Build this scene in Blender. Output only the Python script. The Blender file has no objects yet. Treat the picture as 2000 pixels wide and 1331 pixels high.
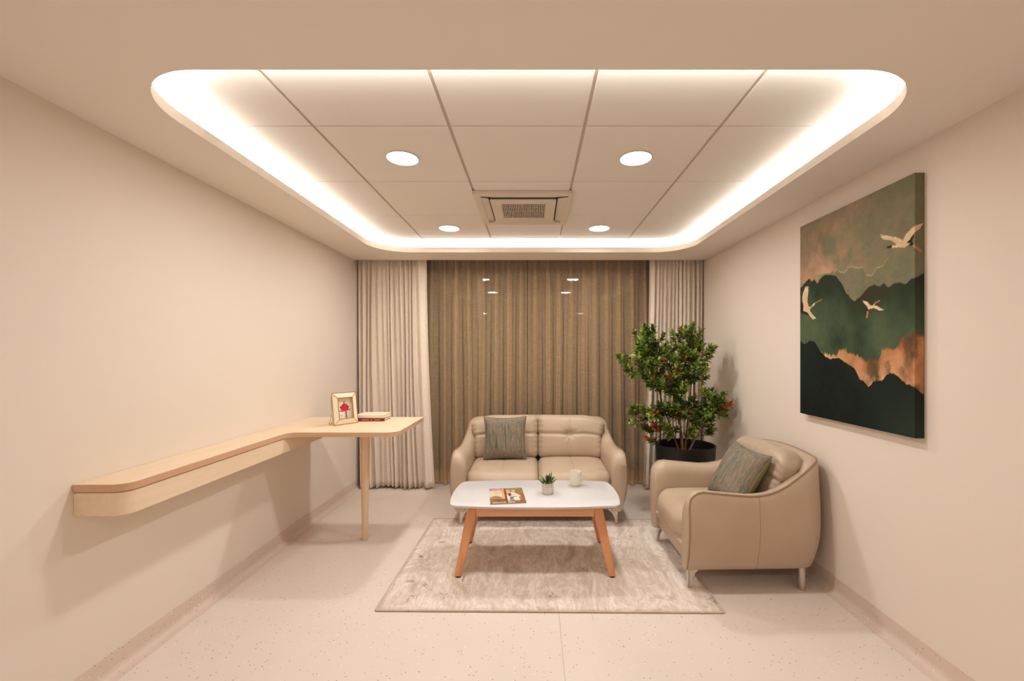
import bpy, bmesh, math, random
import numpy as np
from mathutils import Vector, Matrix

# ------------------------------------------------------------------ scene, camera, world, exposure
scene = bpy.context.scene
COL = scene.collection
PI = math.pi
CAM_H = 1.24
cam_d = bpy.data.cameras.new('camera')
cam_d.sensor_width = 36.0
cam_d.lens = 36.0 * 830.0 / 2000.0
cam_d.shift_x = -0.0215
cam_d.shift_y = 0.013
cam_d.clip_start = 0.02
cam = bpy.data.objects.new('camera', cam_d)
cam.location = (0, 0, CAM_H)
cam.rotation_euler = (PI / 2, 0, 0)
COL.objects.link(cam)
scene.camera = cam

world = bpy.data.worlds.new('night')
world.use_nodes = True
world.node_tree.nodes['Background'].inputs[0].default_value = (0.010, 0.012, 0.018, 1)
world.node_tree.nodes['Background'].inputs[1].default_value = 1.0
scene.world = world

scene.view_settings.view_transform = 'Standard'
scene.view_settings.look = 'None'
scene.view_settings.gamma = 1.0
scene.view_settings.use_curve_mapping = False
scene.view_settings.exposure = 0.0
LAMP_POWER = 8.1            # watts of each round downlight
LAMP_SPREAD = 172.0         # degrees
LAMP_COLOR = (1.0, 0.99, 0.975, 1)
COVE_POWER = 200.0
COVE_COLOR = (1.0, 0.975, 0.93, 1)

# ------------------------------------------------------------------ room dimensions, in drawing units (1 unit = UNIT metres, converted at the end)
UNIT = 1.088
XL, XR = -1.631, 1.560      # side walls
YN, YS, YG = -2.00, 3.85, 4.19   # wall behind the camera, edge of the curtain pocket, window
ZS, ZT = 2.09, 2.1658       # gypsum soffit, tile ceiling

# ------------------------------------------------------------------ helpers
def lin(r, g, b):
    def f(c):
        c = c / 255.0
        return c / 12.92 if c <= 0.04045 else ((c + 0.055) / 1.055) ** 2.4
    return (f(r), f(g), f(b), 1.0)

def mesh(name, verts, faces, mat=None, parent=None, smooth=False, merge=False, recalc=True):
    me = bpy.data.meshes.new(name)
    me.from_pydata([tuple(map(float, v)) for v in verts], [], [tuple(f) for f in faces])
    if merge or recalc:
        bm = bmesh.new(); bm.from_mesh(me)
        if merge:
            bmesh.ops.remove_doubles(bm, verts=bm.verts, dist=1e-5)
        bmesh.ops.recalc_face_normals(bm, faces=bm.faces)
        bm.to_mesh(me); bm.free()
    if smooth:
        me.polygons.foreach_set('use_smooth', [True] * len(me.polygons))
    return link(name, me, mat, parent)

def link(name, me, mat=None, parent=None):
    o = bpy.data.objects.new(name, me)
    if mat is not None and me is not None and len(me.materials) == 0:
        me.materials.append(mat)
    COL.objects.link(o)
    if parent is not None:
        o.parent = parent
    return o

def tag(o, label=None, cat=None, group=None, kind=None):
    if label: o['label'] = label
    if cat: o['category'] = cat
    if group: o['group'] = group
    if kind: o['kind'] = kind
    return o

def thing(name, label, cat, loc=(0, 0, 0), rotz=0.0, group=None):
    o = bpy.data.objects.new(name, None)
    o.empty_display_size = 0.05
    COL.objects.link(o)
    o.location = loc
    o.rotation_euler = (0, 0, rotz)
    return tag(o, label, cat, group)

def auto_smooth(o, ang=35):
    me = o.data
    me.polygons.foreach_set('use_smooth', [True] * len(me.polygons))
    try:
        me.set_sharp_from_angle(angle=math.radians(ang))
    except Exception:
        pass
    return o

def box_bm(bm, x0, x1, y0, y1, z0, z1):
    vs = [bm.verts.new(p) for p in ((x0,y0,z0),(x1,y0,z0),(x1,y1,z0),(x0,y1,z0),(x0,y0,z1),(x1,y0,z1),(x1,y1,z1),(x0,y1,z1))]
    for f in ((0,3,2,1),(4,5,6,7),(0,1,5,4),(1,2,6,5),(2,3,7,6),(3,0,4,7)):
        bm.faces.new([vs[i] for i in f])

def bm_obj(name, bm, mat, parent=None, bevel=0.0, seg=2, smooth=True):
    bmesh.ops.recalc_face_normals(bm, faces=bm.faces)
    if bevel > 0:
        es = [e for e in bm.edges if len(e.link_faces) == 2 and e.calc_face_angle(0) > 0.5]
        bmesh.ops.bevel(bm, geom=es, offset=bevel, segments=seg, affect='EDGES', profile=0.5, clamp_overlap=True)
    me = bpy.data.meshes.new(name)
    bm.to_mesh(me); bm.free()
    o = link(name, me, mat, parent)
    if smooth and bevel > 0:
        auto_smooth(o)
    return o

def box(name, x0, x1, y0, y1, z0, z1, mat, parent=None, bevel=0.0, seg=2):
    bm = bmesh.new()
    box_bm(bm, x0, x1, y0, y1, z0, z1)
    return bm_obj(name, bm, mat, parent, bevel, seg)

def prism(name, outline, z0, z1, mat, parent=None, bevel=0.0, seg=2):
    bm = bmesh.new()
    a = [bm.verts.new((x, y, z0)) for x, y in outline]
    b = [bm.verts.new((x, y, z1)) for x, y in outline]
    n = len(outline)
    bm.faces.new(list(reversed(a)))
    bm.faces.new(b)
    for i in range(n):
        j = (i + 1) % n
        bm.faces.new((a[i], a[j], b[j], b[i]))
    bmesh.ops.recalc_face_normals(bm, faces=bm.faces)
    if bevel > 0:
        caps = [f for f in bm.faces if abs(f.normal.z) > 0.9]
        es = set(e for f in caps for e in f.edges)
        bmesh.ops.bevel(bm, geom=list(es), offset=bevel, segments=seg, affect='EDGES', profile=0.5)
    me = bpy.data.meshes.new(name); bm.to_mesh(me); bm.free()
    return auto_smooth(link(name, me, mat, parent))

def fillet(pts, seg=8):
    """pts: list of (x, y, r) -> polyline with rounded corners (closed)."""
    out = []
    n = len(pts)
    for i in range(n):
        p = Vector(pts[i][:2]); r = pts[i][2]
        a = Vector(pts[i - 1][:2]); b = Vector(pts[(i + 1) % n][:2])
        if r <= 0:
            out.append((p.x, p.y)); continue
        da = (a - p).normalized(); db = (b - p).normalized()
        ang = da.angle(db)
        t = r / math.tan(ang / 2)
        c = p + (da + db).normalized() * (r / math.sin(ang / 2))
        s = p + da * t - c; e = p + db * t - c
        a0 = math.atan2(s.y, s.x); a1 = math.atan2(e.y, e.x)
        d = (a1 - a0 + PI) % (2 * PI) - PI
        for k in range(seg + 1):
            th = a0 + d * k / seg
            out.append((c.x + r * math.cos(th), c.y + r * math.sin(th)))
    return out

def tube_geo(pts, rad, n=8, closed=False):
    pts = [Vector(p) for p in pts]
    m = len(pts)
    rads = rad if isinstance(rad, (list, tuple)) else [rad] * m
    verts, faces = [], []
    ref = None
    for i in range(m):
        if closed:
            t = pts[(i + 1) % m] - pts[i - 1]
        else:
            t = pts[min(i + 1, m - 1)] - pts[max(i - 1, 0)]
        t.normalize()
        if ref is None:
            ref = Vector((0, 0, 1)) if abs(t.z) < 0.9 else Vector((1, 0, 0))
        u = (ref - t * ref.dot(t)).normalized()
        w = t.cross(u)
        ref = u
        for k in range(n):
            a = 2 * PI * k / n
            verts.append(pts[i] + (u * math.cos(a) + w * math.sin(a)) * rads[i])
    rng = m if closed else m - 1
    for i in range(rng):
        j = (i + 1) % m
        for k in range(n):
            l = (k + 1) % n
            faces.append((i * n + k, i * n + l, j * n + l, j * n + k))
    if not closed:
        faces.append(tuple(reversed(range(n))))
        faces.append(tuple((m - 1) * n + k for k in range(n)))
    return verts, faces

def tube(name, pts, rad, mat, parent=None, n=8, closed=False):
    v, f = tube_geo(pts, rad, n, closed)
    o = mesh(name, v, f, mat, parent)
    return auto_smooth(o, 50)

def lathe(name, prof, mat, parent=None, n=32, cx=0, cy=0):
    verts, faces = [], []
    for r, z in prof:
        for k in range(n):
            a = 2 * PI * k / n
            verts.append((cx + r * math.cos(a), cy + r * math.sin(a), z))
    m = len(prof)
    for i in range(m - 1):
        for k in range(n):
            l = (k + 1) % n
            faces.append((i * n + k, i * n + l, (i + 1) * n + l, (i + 1) * n + k))
    if prof[0][0] > 1e-4: faces.append(tuple(reversed(range(n))))
    if prof[-1][0] > 1e-4: faces.append(tuple((m - 1) * n + k for k in range(n)))
    return auto_smooth(mesh(name, verts, faces, mat, parent, merge=True), 40)

def rbox_geo(hx, hy, hz, r, m=10, k=4, disp=None):
    """rounded box, half sizes hx hy hz; disp(p, nrm, u, v, w) -> offset vector"""
    hs = (hx, hy, hz)
    def ticks(h):
        rr = [math.tan(PI / 4 * i / k) for i in range(k + 1)]
        a = [(-h + r) - r * t for t in reversed(rr[1:])]
        b = [-(h - r) + 2 * (h - r) * i / m for i in range(m + 1)]
        return a + b + [-t for t in reversed(a)]
    tk = [ticks(h) for h in hs]
    verts, faces = [], []
    for ax in range(3):
        u, w = (ax + 1) % 3, (ax + 2) % 3
        for s in (-1, 1):
            base = len(verts)
            for a in tk[u]:
                for b in tk[w]:
                    p = [0, 0, 0]; p[ax] = s * hs[ax]; p[u] = a; p[w] = b
                    inner = [max(-(hs[i] - r), min(hs[i] - r, p[i])) for i in range(3)]
                    d = Vector([p[i] - inner[i] for i in range(3)])
                    d.normalize()
                    q = Vector(inner) + d * r
                    if disp:
                        q = q + disp(q, d, q.x / hx, q.y / hy, q.z / hz)
                    verts.append(q)
            nu, nw = len(tk[u]), len(tk[w])
            for i in range(nu - 1):
                for j in range(nw - 1):
                    faces.append((base + i * nw + j, base + (i + 1) * nw + j, base + (i + 1) * nw + j + 1, base + i * nw + j + 1))
    return verts, faces

def interp(x, xs, ys):
    return float(np.interp(x, xs, ys))

# ------------------------------------------------------------------ material helpers
MATS = {}
def new_mat(name):
    m = bpy.data.materials.new(name); m.use_nodes = True
    nt = m.node_tree
    return m, nt, nt.nodes['Principled BSDF']

def N(nt, t, **kw):
    n = nt.nodes.new(t)
    for k, v in kw.items():
        if k in n.inputs.keys():
            n.inputs[k].default_value = v
        else:
            setattr(n, k, v)
    return n

def coords(nt, scale=(1, 1, 1), rot=(0, 0, 0)):
    tc = N(nt, 'ShaderNodeTexCoord'); mp = N(nt, 'ShaderNodeMapping')
    mp.inputs['Scale'].default_value = scale
    mp.inputs['Rotation'].default_value = rot
    nt.links.new(tc.outputs['Object'], mp.inputs['Vector'])
    return mp.outputs['Vector']

def ramp(nt, fac, stops):
    r = N(nt, 'ShaderNodeValToRGB')
    cr = r.color_ramp
    while len(cr.elements) < len(stops): cr.elements.new(0.5)
    for e, (p, c) in zip(cr.elements, stops):
        e.position = p; e.color = c
    nt.links.new(fac, r.inputs['Fac'])
    return r.outputs['Color']

def noise(nt, vec, scale, detail=4, rough=0.5, dist=0.0):
    n = N(nt, 'ShaderNodeTexNoise')
    n.inputs['Scale'].default_value = scale
    n.inputs['Detail'].default_value = detail
    n.inputs['Roughness'].default_value = rough
    n.inputs['Distortion'].default_value = dist
    nt.links.new(vec, n.inputs['Vector'])
    return n.outputs['Fac']

def bump(nt, bs, height, strength=0.2, dist=0.01):
    b = N(nt, 'ShaderNodeBump')
    b.inputs['Strength'].default_value = strength
    b.inputs['Distance'].default_value = dist
    nt.links.new(height, b.inputs['Height'])
    nt.links.new(b.outputs['Normal'], bs.inputs['Normal'])

def mixc(nt, fac, a, b):
    m = N(nt, 'ShaderNodeMix'); m.data_type = 'RGBA'
    if hasattr(fac, 'links'): nt.links.new(fac, m.inputs[0])
    else: m.inputs[0].default_value = fac
    for s, v in ((6, a), (7, b)):
        if hasattr(v, 'links'): nt.links.new(v, m.inputs[s])
        else: m.inputs[s].default_value = v
    return m.outputs[2]

def plain(name, col, rough=0.5, metal=0.0, bscale=None, bstr=0.1, bdist=0.002, var=0.0, spec=None):
    m, nt, bs = new_mat(name)
    bs.inputs['Roughness'].default_value = rough
    bs.inputs['Metallic'].default_value = metal
    if spec is not None: bs.inputs['Specular IOR Level'].default_value = spec
    bs.inputs['Base Color'].default_value = col
    v = coords(nt)
    if var > 0:
        f = noise(nt, v, 3.0, 5)
        d = tuple(c * (1 - var) for c in col[:3]) + (1,)
        nt.links.new(ramp(nt, f, [(0.3, d), (0.7, col)]), bs.inputs['Base Color'])
    if bscale:
        bump(nt, bs, noise(nt, v, bscale, 3), bstr, bdist)
    return m

def emit(name, col, power):
    m = bpy.data.materials.new(name); m.use_nodes = True
    nt = m.node_tree
    nt.nodes.clear()
    e = nt.nodes.new('ShaderNodeEmission'); o = nt.nodes.new('ShaderNodeOutputMaterial')
    e.inputs[0].default_value = col; e.inputs[1].default_value = power
    nt.links.new(e.outputs[0], o.inputs[0])
    return m

def wood(name, c0, c1, axis='x', rough=0.4, scale=1.0):
    m, nt, bs = new_mat(name)
    sc = {'x': (1.2, 22, 22), 'y': (22, 1.2, 22), 'z': (22, 22, 1.2)}[axis]
    v = coords(nt, tuple(s * scale for s in sc))
    f = noise(nt, v, 1.6, 6, 0.6, 0.6)
    nt.links.new(ramp(nt, f, [(0.3, c0), (0.7, c1)]), bs.inputs['Base Color'])
    bs.inputs['Roughness'].default_value = rough
    bump(nt, bs, f, 0.05, 0.002)
    return m

M = {}
M['wall'] = plain('wall_paint', lin(236, 222, 207), 0.75, bscale=180, bstr=0.04, bdist=0.001, spec=0.3)
M['ceil'] = plain('ceiling_paint', lin(242, 232, 221), 0.85, bscale=150, bstr=0.03, bdist=0.001, spec=0.2)
M['tile'] = plain('ceiling_tile_board', lin(236, 228, 217), 0.9, bscale=240, bstr=0.05, bdist=0.001, spec=0.2)
M['tee'] = plain('tee_bar_metal', lin(205, 190, 172), 0.6)
M['white_plastic'] = plain('white_plastic', lin(226, 212, 196), 0.45, var=0.03)
M['grille'] = plain('grille_plastic', lin(205, 188, 170), 0.55, var=0.03)
M['dark'] = plain('dark_gap', lin(40, 32, 26), 0.8)
M['lamp'] = emit('lamp_glow', LAMP_COLOR, 20.0)
M['cove'] = emit('cove_glow', COVE_COLOR, COVE_POWER)
M['desk_x'] = wood('maple_desk', lin(236, 208, 174), lin(244, 220, 190), 'y', 0.38)
M['desk_edge'] = plain('maple_edge_band', lin(212, 170, 136), 0.45, var=0.05)
M['desk_leg'] = wood('maple_leg', lin(232, 198, 158), lin(242, 214, 178), 'z', 0.38)
M['beech_x'] = wood('beech_rail', lin(220, 156, 112), lin(232, 174, 130), 'x', 0.35)
M['beech_z'] = wood('beech_leg', lin(214, 142, 94), lin(228, 162, 114), 'z', 0.35)
M['rubber'] = plain('black_rubber', lin(35, 30, 28), 0.7)
M['table_white'] = plain('white_lacquer', lin(224, 222, 221), 0.22, var=0.01)
M['chrome'] = plain('brushed_chrome', lin(205, 198, 190), 0.25, 1.0)
M['brass'] = plain('brass', lin(205, 160, 92), 0.3, 1.0)
M['pot_black'] = plain('black_planter', lin(20, 18, 17), 0.5, var=0.2)
M['soil'] = plain('soil', lin(46, 34, 26), 0.95, bscale=60, bstr=0.8, bdist=0.01, var=0.4)
M['stake'] = plain('black_stake', lin(28, 24, 20), 0.6)
M['aluminium'] = plain('window_aluminium', lin(120, 112, 104), 0.4, 0.6)
M['ceramic'] = plain('mug_ceramic', lin(230, 222, 202), 0.25, var=0.03)
M['stoneware'] = plain('stoneware_pot', lin(222, 208, 196), 0.45, bscale=120, bstr=0.08, bdist=0.001, var=0.06)
M['paper'] = plain('paper', lin(240, 228, 208), 0.8, var=0.04)
M['book_cream'] = plain('cream_cover', lin(240, 224, 200), 0.5, var=0.03)
M['book_red'] = plain('dark_red_cover', lin(128, 50, 34), 0.45, var=0.12)
M['letter_cream'] = plain('cream_print', lin(214, 160, 130), 0.6)
M['pearl'] = plain('pearl_panel', lin(240, 226, 200), 0.25, bscale=40, bstr=0.05, var=0.05)
M['letter_white'] = plain('white_print', lin(245, 240, 235), 0.5)
M['bark'] = wood('bark', lin(96, 62, 38), lin(150, 104, 66), 'z', 0.8, 2.0)
M['canvas_body'] = plain('canvas_edge', lin(60, 58, 42), 0.85, var=0.2)

def leather_mat():
    m, nt, bs = new_mat('taupe_leather')
    v = coords(nt)
    f = noise(nt, v, 5, 4)
    nt.links.new(ramp(nt, f, [(0.3, lin(186, 163, 139)), (0.7, lin(194, 171, 147))]), bs.inputs['Base Color'])
    bs.inputs['Roughness'].default_value = 0.42
    vo = N(nt, 'ShaderNodeTexVoronoi'); vo.inputs['Scale'].default_value = 260
    nt.links.new(v, vo.inputs['Vector'])
    bump(nt, bs, vo.outputs['Distance'], 0.08, 0.001)
    return m
M['leather'] = leather_mat()
M['piping'] = plain('leather_piping', lin(158, 126, 100), 0.45)

def floor_mat(name, base):
    m, nt, bs = new_mat(name)
    v = coords(nt)
    big = noise(nt, v, 1.6, 3)
    b2 = tuple(c * 0.94 for c in base[:3]) + (1,)
    c = ramp(nt, big, [(0.3, b2), (0.7, base)])
    for scale, thr, size, col in ((52, 0.86, 0.14, lin(160, 136, 118)), (70, 0.90, 0.2, lin(170, 140, 120)), (60, 0.90, 0.2, lin(245, 238, 228)), (33, 0.90, 0.10, lin(130, 106, 90))):
        vo = N(nt, 'ShaderNodeTexVoronoi'); vo.inputs['Scale'].default_value = scale
        nt.links.new(v, vo.inputs['Vector'])
        lt = N(nt, 'ShaderNodeMath', operation='LESS_THAN'); lt.inputs[1].default_value = size
        nt.links.new(vo.outputs['Distance'], lt.inputs[0])
        sp = N(nt, 'ShaderNodeSeparateColor'); nt.links.new(vo.outputs['Color'], sp.inputs[0])
        gt = N(nt, 'ShaderNodeMath', operation='GREATER_THAN'); gt.inputs[1].default_value = thr
        nt.links.new(sp.outputs[0], gt.inputs[0])
        mu = N(nt, 'ShaderNodeMath', operation='MULTIPLY')
        nt.links.new(lt.outputs[0], mu.inputs[0]); nt.links.new(gt.outputs[0], mu.inputs[1])
        c = mixc(nt, mu.outputs[0], c, col)
    nt.links.new(c, bs.inputs['Base Color'])
    bs.inputs['Roughness'].default_value = 0.42
    bs.inputs['Specular IOR Level'].default_value = 0.35
    return m
M['floor'] = floor_mat('speckled_vinyl', lin(234, 219, 206))
M['skirt'] = floor_mat('speckled_vinyl_skirting', lin(224, 203, 187))

def drape_mat():
    m, nt, bs = new_mat('jacquard_drape')
    v = coords(nt, (1, 1, 1))
    f = noise(nt, v, 46, 2, 0.5, 1.4)
    g = noise(nt, coords(nt, (40, 40, 500)), 1.0, 2)
    c = ramp(nt, f, [(0.42, lin(237, 220, 202)), (0.58, lin(246, 232, 216))])
    c2 = mixc(nt, g, c, lin(238, 222, 205))
    nt.links.new(c2, bs.inputs['Base Color'])
    bs.inputs['Roughness'].default_value = 0.8
    bs.inputs['Sheen Weight'].default_value = 0.15
    bump(nt, bs, f, 0.15, 0.002)
    return m
M['drape'] = drape_mat()

def sheer_mat():
    m, nt, bs = new_mat('linen_sheer')
    a = noise(nt, coords(nt, (900, 900, 12)), 1.0, 2)
    b = noise(nt, coords(nt, (12, 12, 700)), 1.0, 2)
    ad = N(nt, 'ShaderNodeMath', operation='ADD'); nt.links.new(a, ad.inputs[0]); nt.links.new(b, ad.inputs[1])
    mu = N(nt, 'ShaderNodeMath', operation='MULTIPLY'); mu.inputs[1].default_value = 0.5
    nt.links.new(ad.outputs[0], mu.inputs[0])
    c = ramp(nt, mu.outputs[0], [(0.35, lin(245, 211, 163)), (0.65, lin(253, 222, 178))])
    d = N(nt, 'ShaderNodeBsdfDiffuse'); t = N(nt, 'ShaderNodeBsdfTranslucent'); tr = N(nt, 'ShaderNodeBsdfTransparent')
    nt.links.new(c, d.inputs[0]); nt.links.new(c, t.inputs[0])
    m1 = N(nt, 'ShaderNodeMixShader'); m1.inputs[0].default_value = 0.35
    nt.links.new(d.outputs[0], m1.inputs[1]); nt.links.new(t.outputs[0], m1.inputs[2])
    # open weave: threads with small gaps between them
    r = N(nt, 'ShaderNodeMapRange')
    r.inputs['From Min'].default_value = 0.35; r.inputs['From Max'].default_value = 0.65
    r.inputs['To Min'].default_value = 0.66; r.inputs['To Max'].default_value = 0.42
    nt.links.new(mu.outputs[0], r.inputs['Value'])
    m2 = N(nt, 'ShaderNodeMixShader'); nt.links.new(r.outputs[0], m2.inputs[0])
    nt.links.new(m1.outputs[0], m2.inputs[1]); nt.links.new(tr.outputs[0], m2.inputs[2])
    nt.links.new(m2.outputs[0], nt.nodes['Material Output'].inputs['Surface'])
    return m
M['sheer'] = sheer_mat()

def glass_mat(name, tint=(0.9, 0.92, 0.92, 1), base=0.06):
    m = bpy.data.materials.new(name); m.use_nodes = True
    nt = m.node_tree
    for n in list(nt.nodes): nt.nodes.remove(n)
    o = N(nt, 'ShaderNodeOutputMaterial')
    t = N(nt, 'ShaderNodeBsdfTransparent'); t.inputs[0].default_value = tint
    g = N(nt, 'ShaderNodeBsdfGlossy'); g.inputs['Roughness'].default_value = 0.02
    f = N(nt, 'ShaderNodeFresnel'); f.inputs['IOR'].default_value = 1.5
    mu = N(nt, 'ShaderNodeMath', operation='MULTIPLY'); mu.inputs[1].default_value = 1.2
    nt.links.new(f.outputs[0], mu.inputs[0])
    mx = N(nt, 'ShaderNodeMixShader')
    nt.links.new(mu.outputs[0], mx.inputs[0]); nt.links.new(t.outputs[0], mx.inputs[1]); nt.links.new(g.outputs[0], mx.inputs[2])
    nt.links.new(mx.outputs[0], o.inputs[0])
    return m
M['glass'] = glass_mat('window_glass')

def pillow_mat():
    m, nt, bs = new_mat('woven_stripe_fabric')
    f = noise(nt, coords(nt, (52, 52, 3.0)), 1.0, 4, 0.62, 0.25)
    g = noise(nt, coords(nt, (190, 190, 14)), 1.0, 2)
    c = ramp(nt, f, [(0.30, lin(50, 62, 64)), (0.39, lin(86, 104, 97)), (0.45, lin(150, 126, 104)), (0.50, lin(90, 100, 88)), (0.55, lin(164, 136, 112)), (0.61, lin(88, 106, 98)), (0.70, lin(62, 70, 66))])
    c2 = mixc(nt, ramp(nt, g, [(0.4, (0, 0, 0, 1)), (0.62, (0.55, 0.55, 0.55, 1))]), c, lin(112, 97, 78))
    nt.links.new(c2, bs.inputs['Base Color'])
    bs.inputs['Roughness'].default_value = 0.9
    bump(nt, bs, g, 0.4, 0.003)
    return m
M['pillow'] = pillow_mat()
M['pillow_back'] = plain('olive_cotton', lin(128, 126, 84), 0.9, bscale=300, bstr=0.2, bdist=0.001, var=0.08)

def rug_mat():
    m, nt, bs = new_mat('abstract_rug_pile')
    v = coords(nt)
    vs = coords(nt, (1.6, 0.8, 1))
    f = noise(nt, vs, 3.4, 7, 0.66, 1.2)
    c = ramp(nt, f, [(0.28, lin(180, 155, 139)), (0.41, lin(222, 204, 189)), (0.50, lin(248, 236, 224)), (0.59, lin(224, 206, 191)), (0.72, lin(247, 236, 225))])
    w = noise(nt, coords(nt, (34, 8, 1)), 1.0, 5, 0.65, 1.6)
    c = mixc(nt, ramp(nt, w, [(0.42, (0.45, 0.45, 0.45, 1)), (0.6, (0, 0, 0, 1))]), c, lin(206, 182, 160))
    # dark plum veins
    w2 = noise(nt, coords(nt, (5.5, 3.2, 1), (0, 0, 0.3)), 1.0, 6, 0.7, 2.2)
    msk = ramp(nt, w2, [(0.625, (0, 0, 0, 1)), (0.68, (0.8, 0.8, 0.8, 1))])
    c = mixc(nt, msk, c, lin(128, 104, 98))
    w3 = noise(nt, coords(nt, (3.0, 5.0, 1), (0, 0, 1.3)), 1.7, 5, 0.7, 1.5)
    msk3 = ramp(nt, w3, [(0.66, (0, 0, 0, 1)), (0.72, (0.5, 0.5, 0.5, 1))])
    c = mixc(nt, msk3, c, lin(196, 146, 104))
    nt.links.new(c, bs.inputs['Base Color'])
    bs.inputs['Roughness'].default_value = 0.95
    bs.inputs['Specular IOR Level'].default_value = 0.1
    h = noise(nt, v, 210, 2)
    ad = N(nt, 'ShaderNodeMath', operation='ADD'); nt.links.new(h, ad.inputs[0]); nt.links.new(w, ad.inputs[1])
    bump(nt, bs, ad.outputs[0], 0.5, 0.006)
    return m
M['rug'] = rug_mat()
M['rug_edge'] = plain('rug_binding', lin(220, 198, 176), 0.9, bscale=200, bstr=0.4, bdist=0.002, var=0.2)

def attr_mat(name, rough=0.6, weave=0, gain=1.0, spec=0.4, sat_noise=0.0):
    m, nt, bs = new_mat(name)
    a = N(nt, 'ShaderNodeVertexColor'); a.layer_name = 'Col'
    col = a.outputs['Color']
    if sat_noise:
        f = noise(nt, coords(nt), 26, 5, 0.6)
        col = mixc(nt, ramp(nt, f, [(0.35, (0.0, 0, 0, 1)), (0.75, (sat_noise,) * 3 + (1,))]), col, (0.02, 0.03, 0.025, 1))
    nt.links.new(col, bs.inputs['Base Color'])
    bs.inputs['Roughness'].default_value = rough
    bs.inputs['Specular IOR Level'].default_value = spec
    if weave:
        bump(nt, bs, noise(nt, coords(nt), weave, 2), 0.12, 0.001)
    return m
M['print'] = attr_mat('magazine_print', 0.35)
M['art'] = attr_mat('canvas_print', 0.75, 700, spec=0.12, sat_noise=0.25)
M['leaf'] = attr_mat('leaf', 0.42)
M['succulent'] = plain('succulent_leaf', lin(104, 128, 56), 0.45, var=0.45)
M['succulent_dark'] = plain('succulent_leaf_dark', lin(62, 84, 52), 0.45, var=0.45)

def set_colors(me, cols):
    at = me.color_attributes.new('Col', 'FLOAT_COLOR', 'POINT')
    at.data.foreach_set('color', np.asarray(cols, dtype=np.float32).reshape(-1))

def in_poly(px, py, poly):
    r = np.zeros(px.shape, bool)
    n = len(poly)
    for i in range(n):
        x0, y0 = poly[i]; x1, y1 = poly[(i + 1) % n]
        if y0 == y1: continue
        c = ((y0 > py) != (y1 > py)) & (px < (x1 - x0) * (py - y0) / (y1 - y0) + x0)
        r ^= c
    return r

def near_line(px, py, a, b, w):
    ax, ay = a; bx, by = b
    dx, dy = bx - ax, by - ay
    t = np.clip(((px - ax) * dx + (py - ay) * dy) / (dx * dx + dy * dy), 0, 1)
    return np.hypot(px - ax - t * dx, py - ay - t * dy) < w

def vnoise(shape_u, shape_v, u, v, seed, octaves=5, su=4, sv=4, pers=0.55):
    rs = np.random.RandomState(seed)
    out = np.zeros(u.shape); amp = 1.0; tot = 0
    for o in range(octaves):
        nu, nv = int(su * 2 ** o) + 2, int(sv * 2 ** o) + 2
        g = rs.rand(nu + 1, nv + 1)
        x = u * su * 2 ** o; y = v * sv * 2 ** o
        xi = np.clip(np.floor(x).astype(int), 0, nu - 1); yi = np.clip(np.floor(y).astype(int), 0, nv - 1)
        fx = np.clip(x - xi, 0, 1); fy = np.clip(y - yi, 0, 1)
        fx = fx * fx * (3 - 2 * fx); fy = fy * fy * (3 - 2 * fy)
        out += amp * ((g[xi, yi] * (1 - fx) + g[xi + 1, yi] * fx) * (1 - fy) + (g[xi, yi + 1] * (1 - fx) + g[xi + 1, yi + 1] * fx) * fy)
        tot += amp; amp *= pers
    return out / tot

# ================================================================== THE SETTING
def structure(o):
    o['kind'] = 'structure'
    return o

structure(box('wall_left', XL - 0.12, XL, YN, YG + 0.1, 0, 2.35, M['wall']))
structure(box('wall_right', XR, XR + 0.12, YN, YG + 0.1, 0, 2.35, M['wall']))
structure(box('wall_near', XL, XR, YN - 0.12, YN, 0, 2.35, M['wall']))

# floor: sub-floor slab with two welded vinyl sheets, seam along the room
fl = structure(box('floor', XL - 0.12, XR + 0.12, YN - 0.12, YG + 0.1, -0.10, -0.003, M['skirt']))
SEAM = 0.118
box('vinyl_sheet', XL, SEAM - 0.001, YN, YG, -0.003, 0.0, M['floor'], fl)
box('vinyl_sheet', SEAM + 0.001, XR, YN, YG, -0.003, 0.0, M['floor'], fl)

# coved vinyl skirting
def skirting(name, x, sgn):
    prof = [(0, 0), (0, 0.085), (0.004, 0.085), (0.004, 0.034)]
    for k in range(1, 7):
        a = PI / 2 * k / 6
        prof.append((0.004 + 0.03 * (1 - math.cos(a)), 0.034 - 0.031 * math.sin(a)))
    prof += [(0.05, 0.0012), (0.05, 0)]
    ys = [YN, YG]
    v = [(x + sgn * p[0], y, p[1]) for y in ys for p in prof]
    n = len(prof)
    f = [(i, (i + 1) % n, n + (i + 1) % n, n + i) for i in range(n)]
    f += [tuple(range(n)), tuple(range(n, 2 * n))]
    o = mesh(name, v, f, M['skirt'])
    auto_smooth(o, 30)
    return structure(o)
skirting('baseboard_left', XL, 1)
skirting('baseboard_right', XR, -1)

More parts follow.
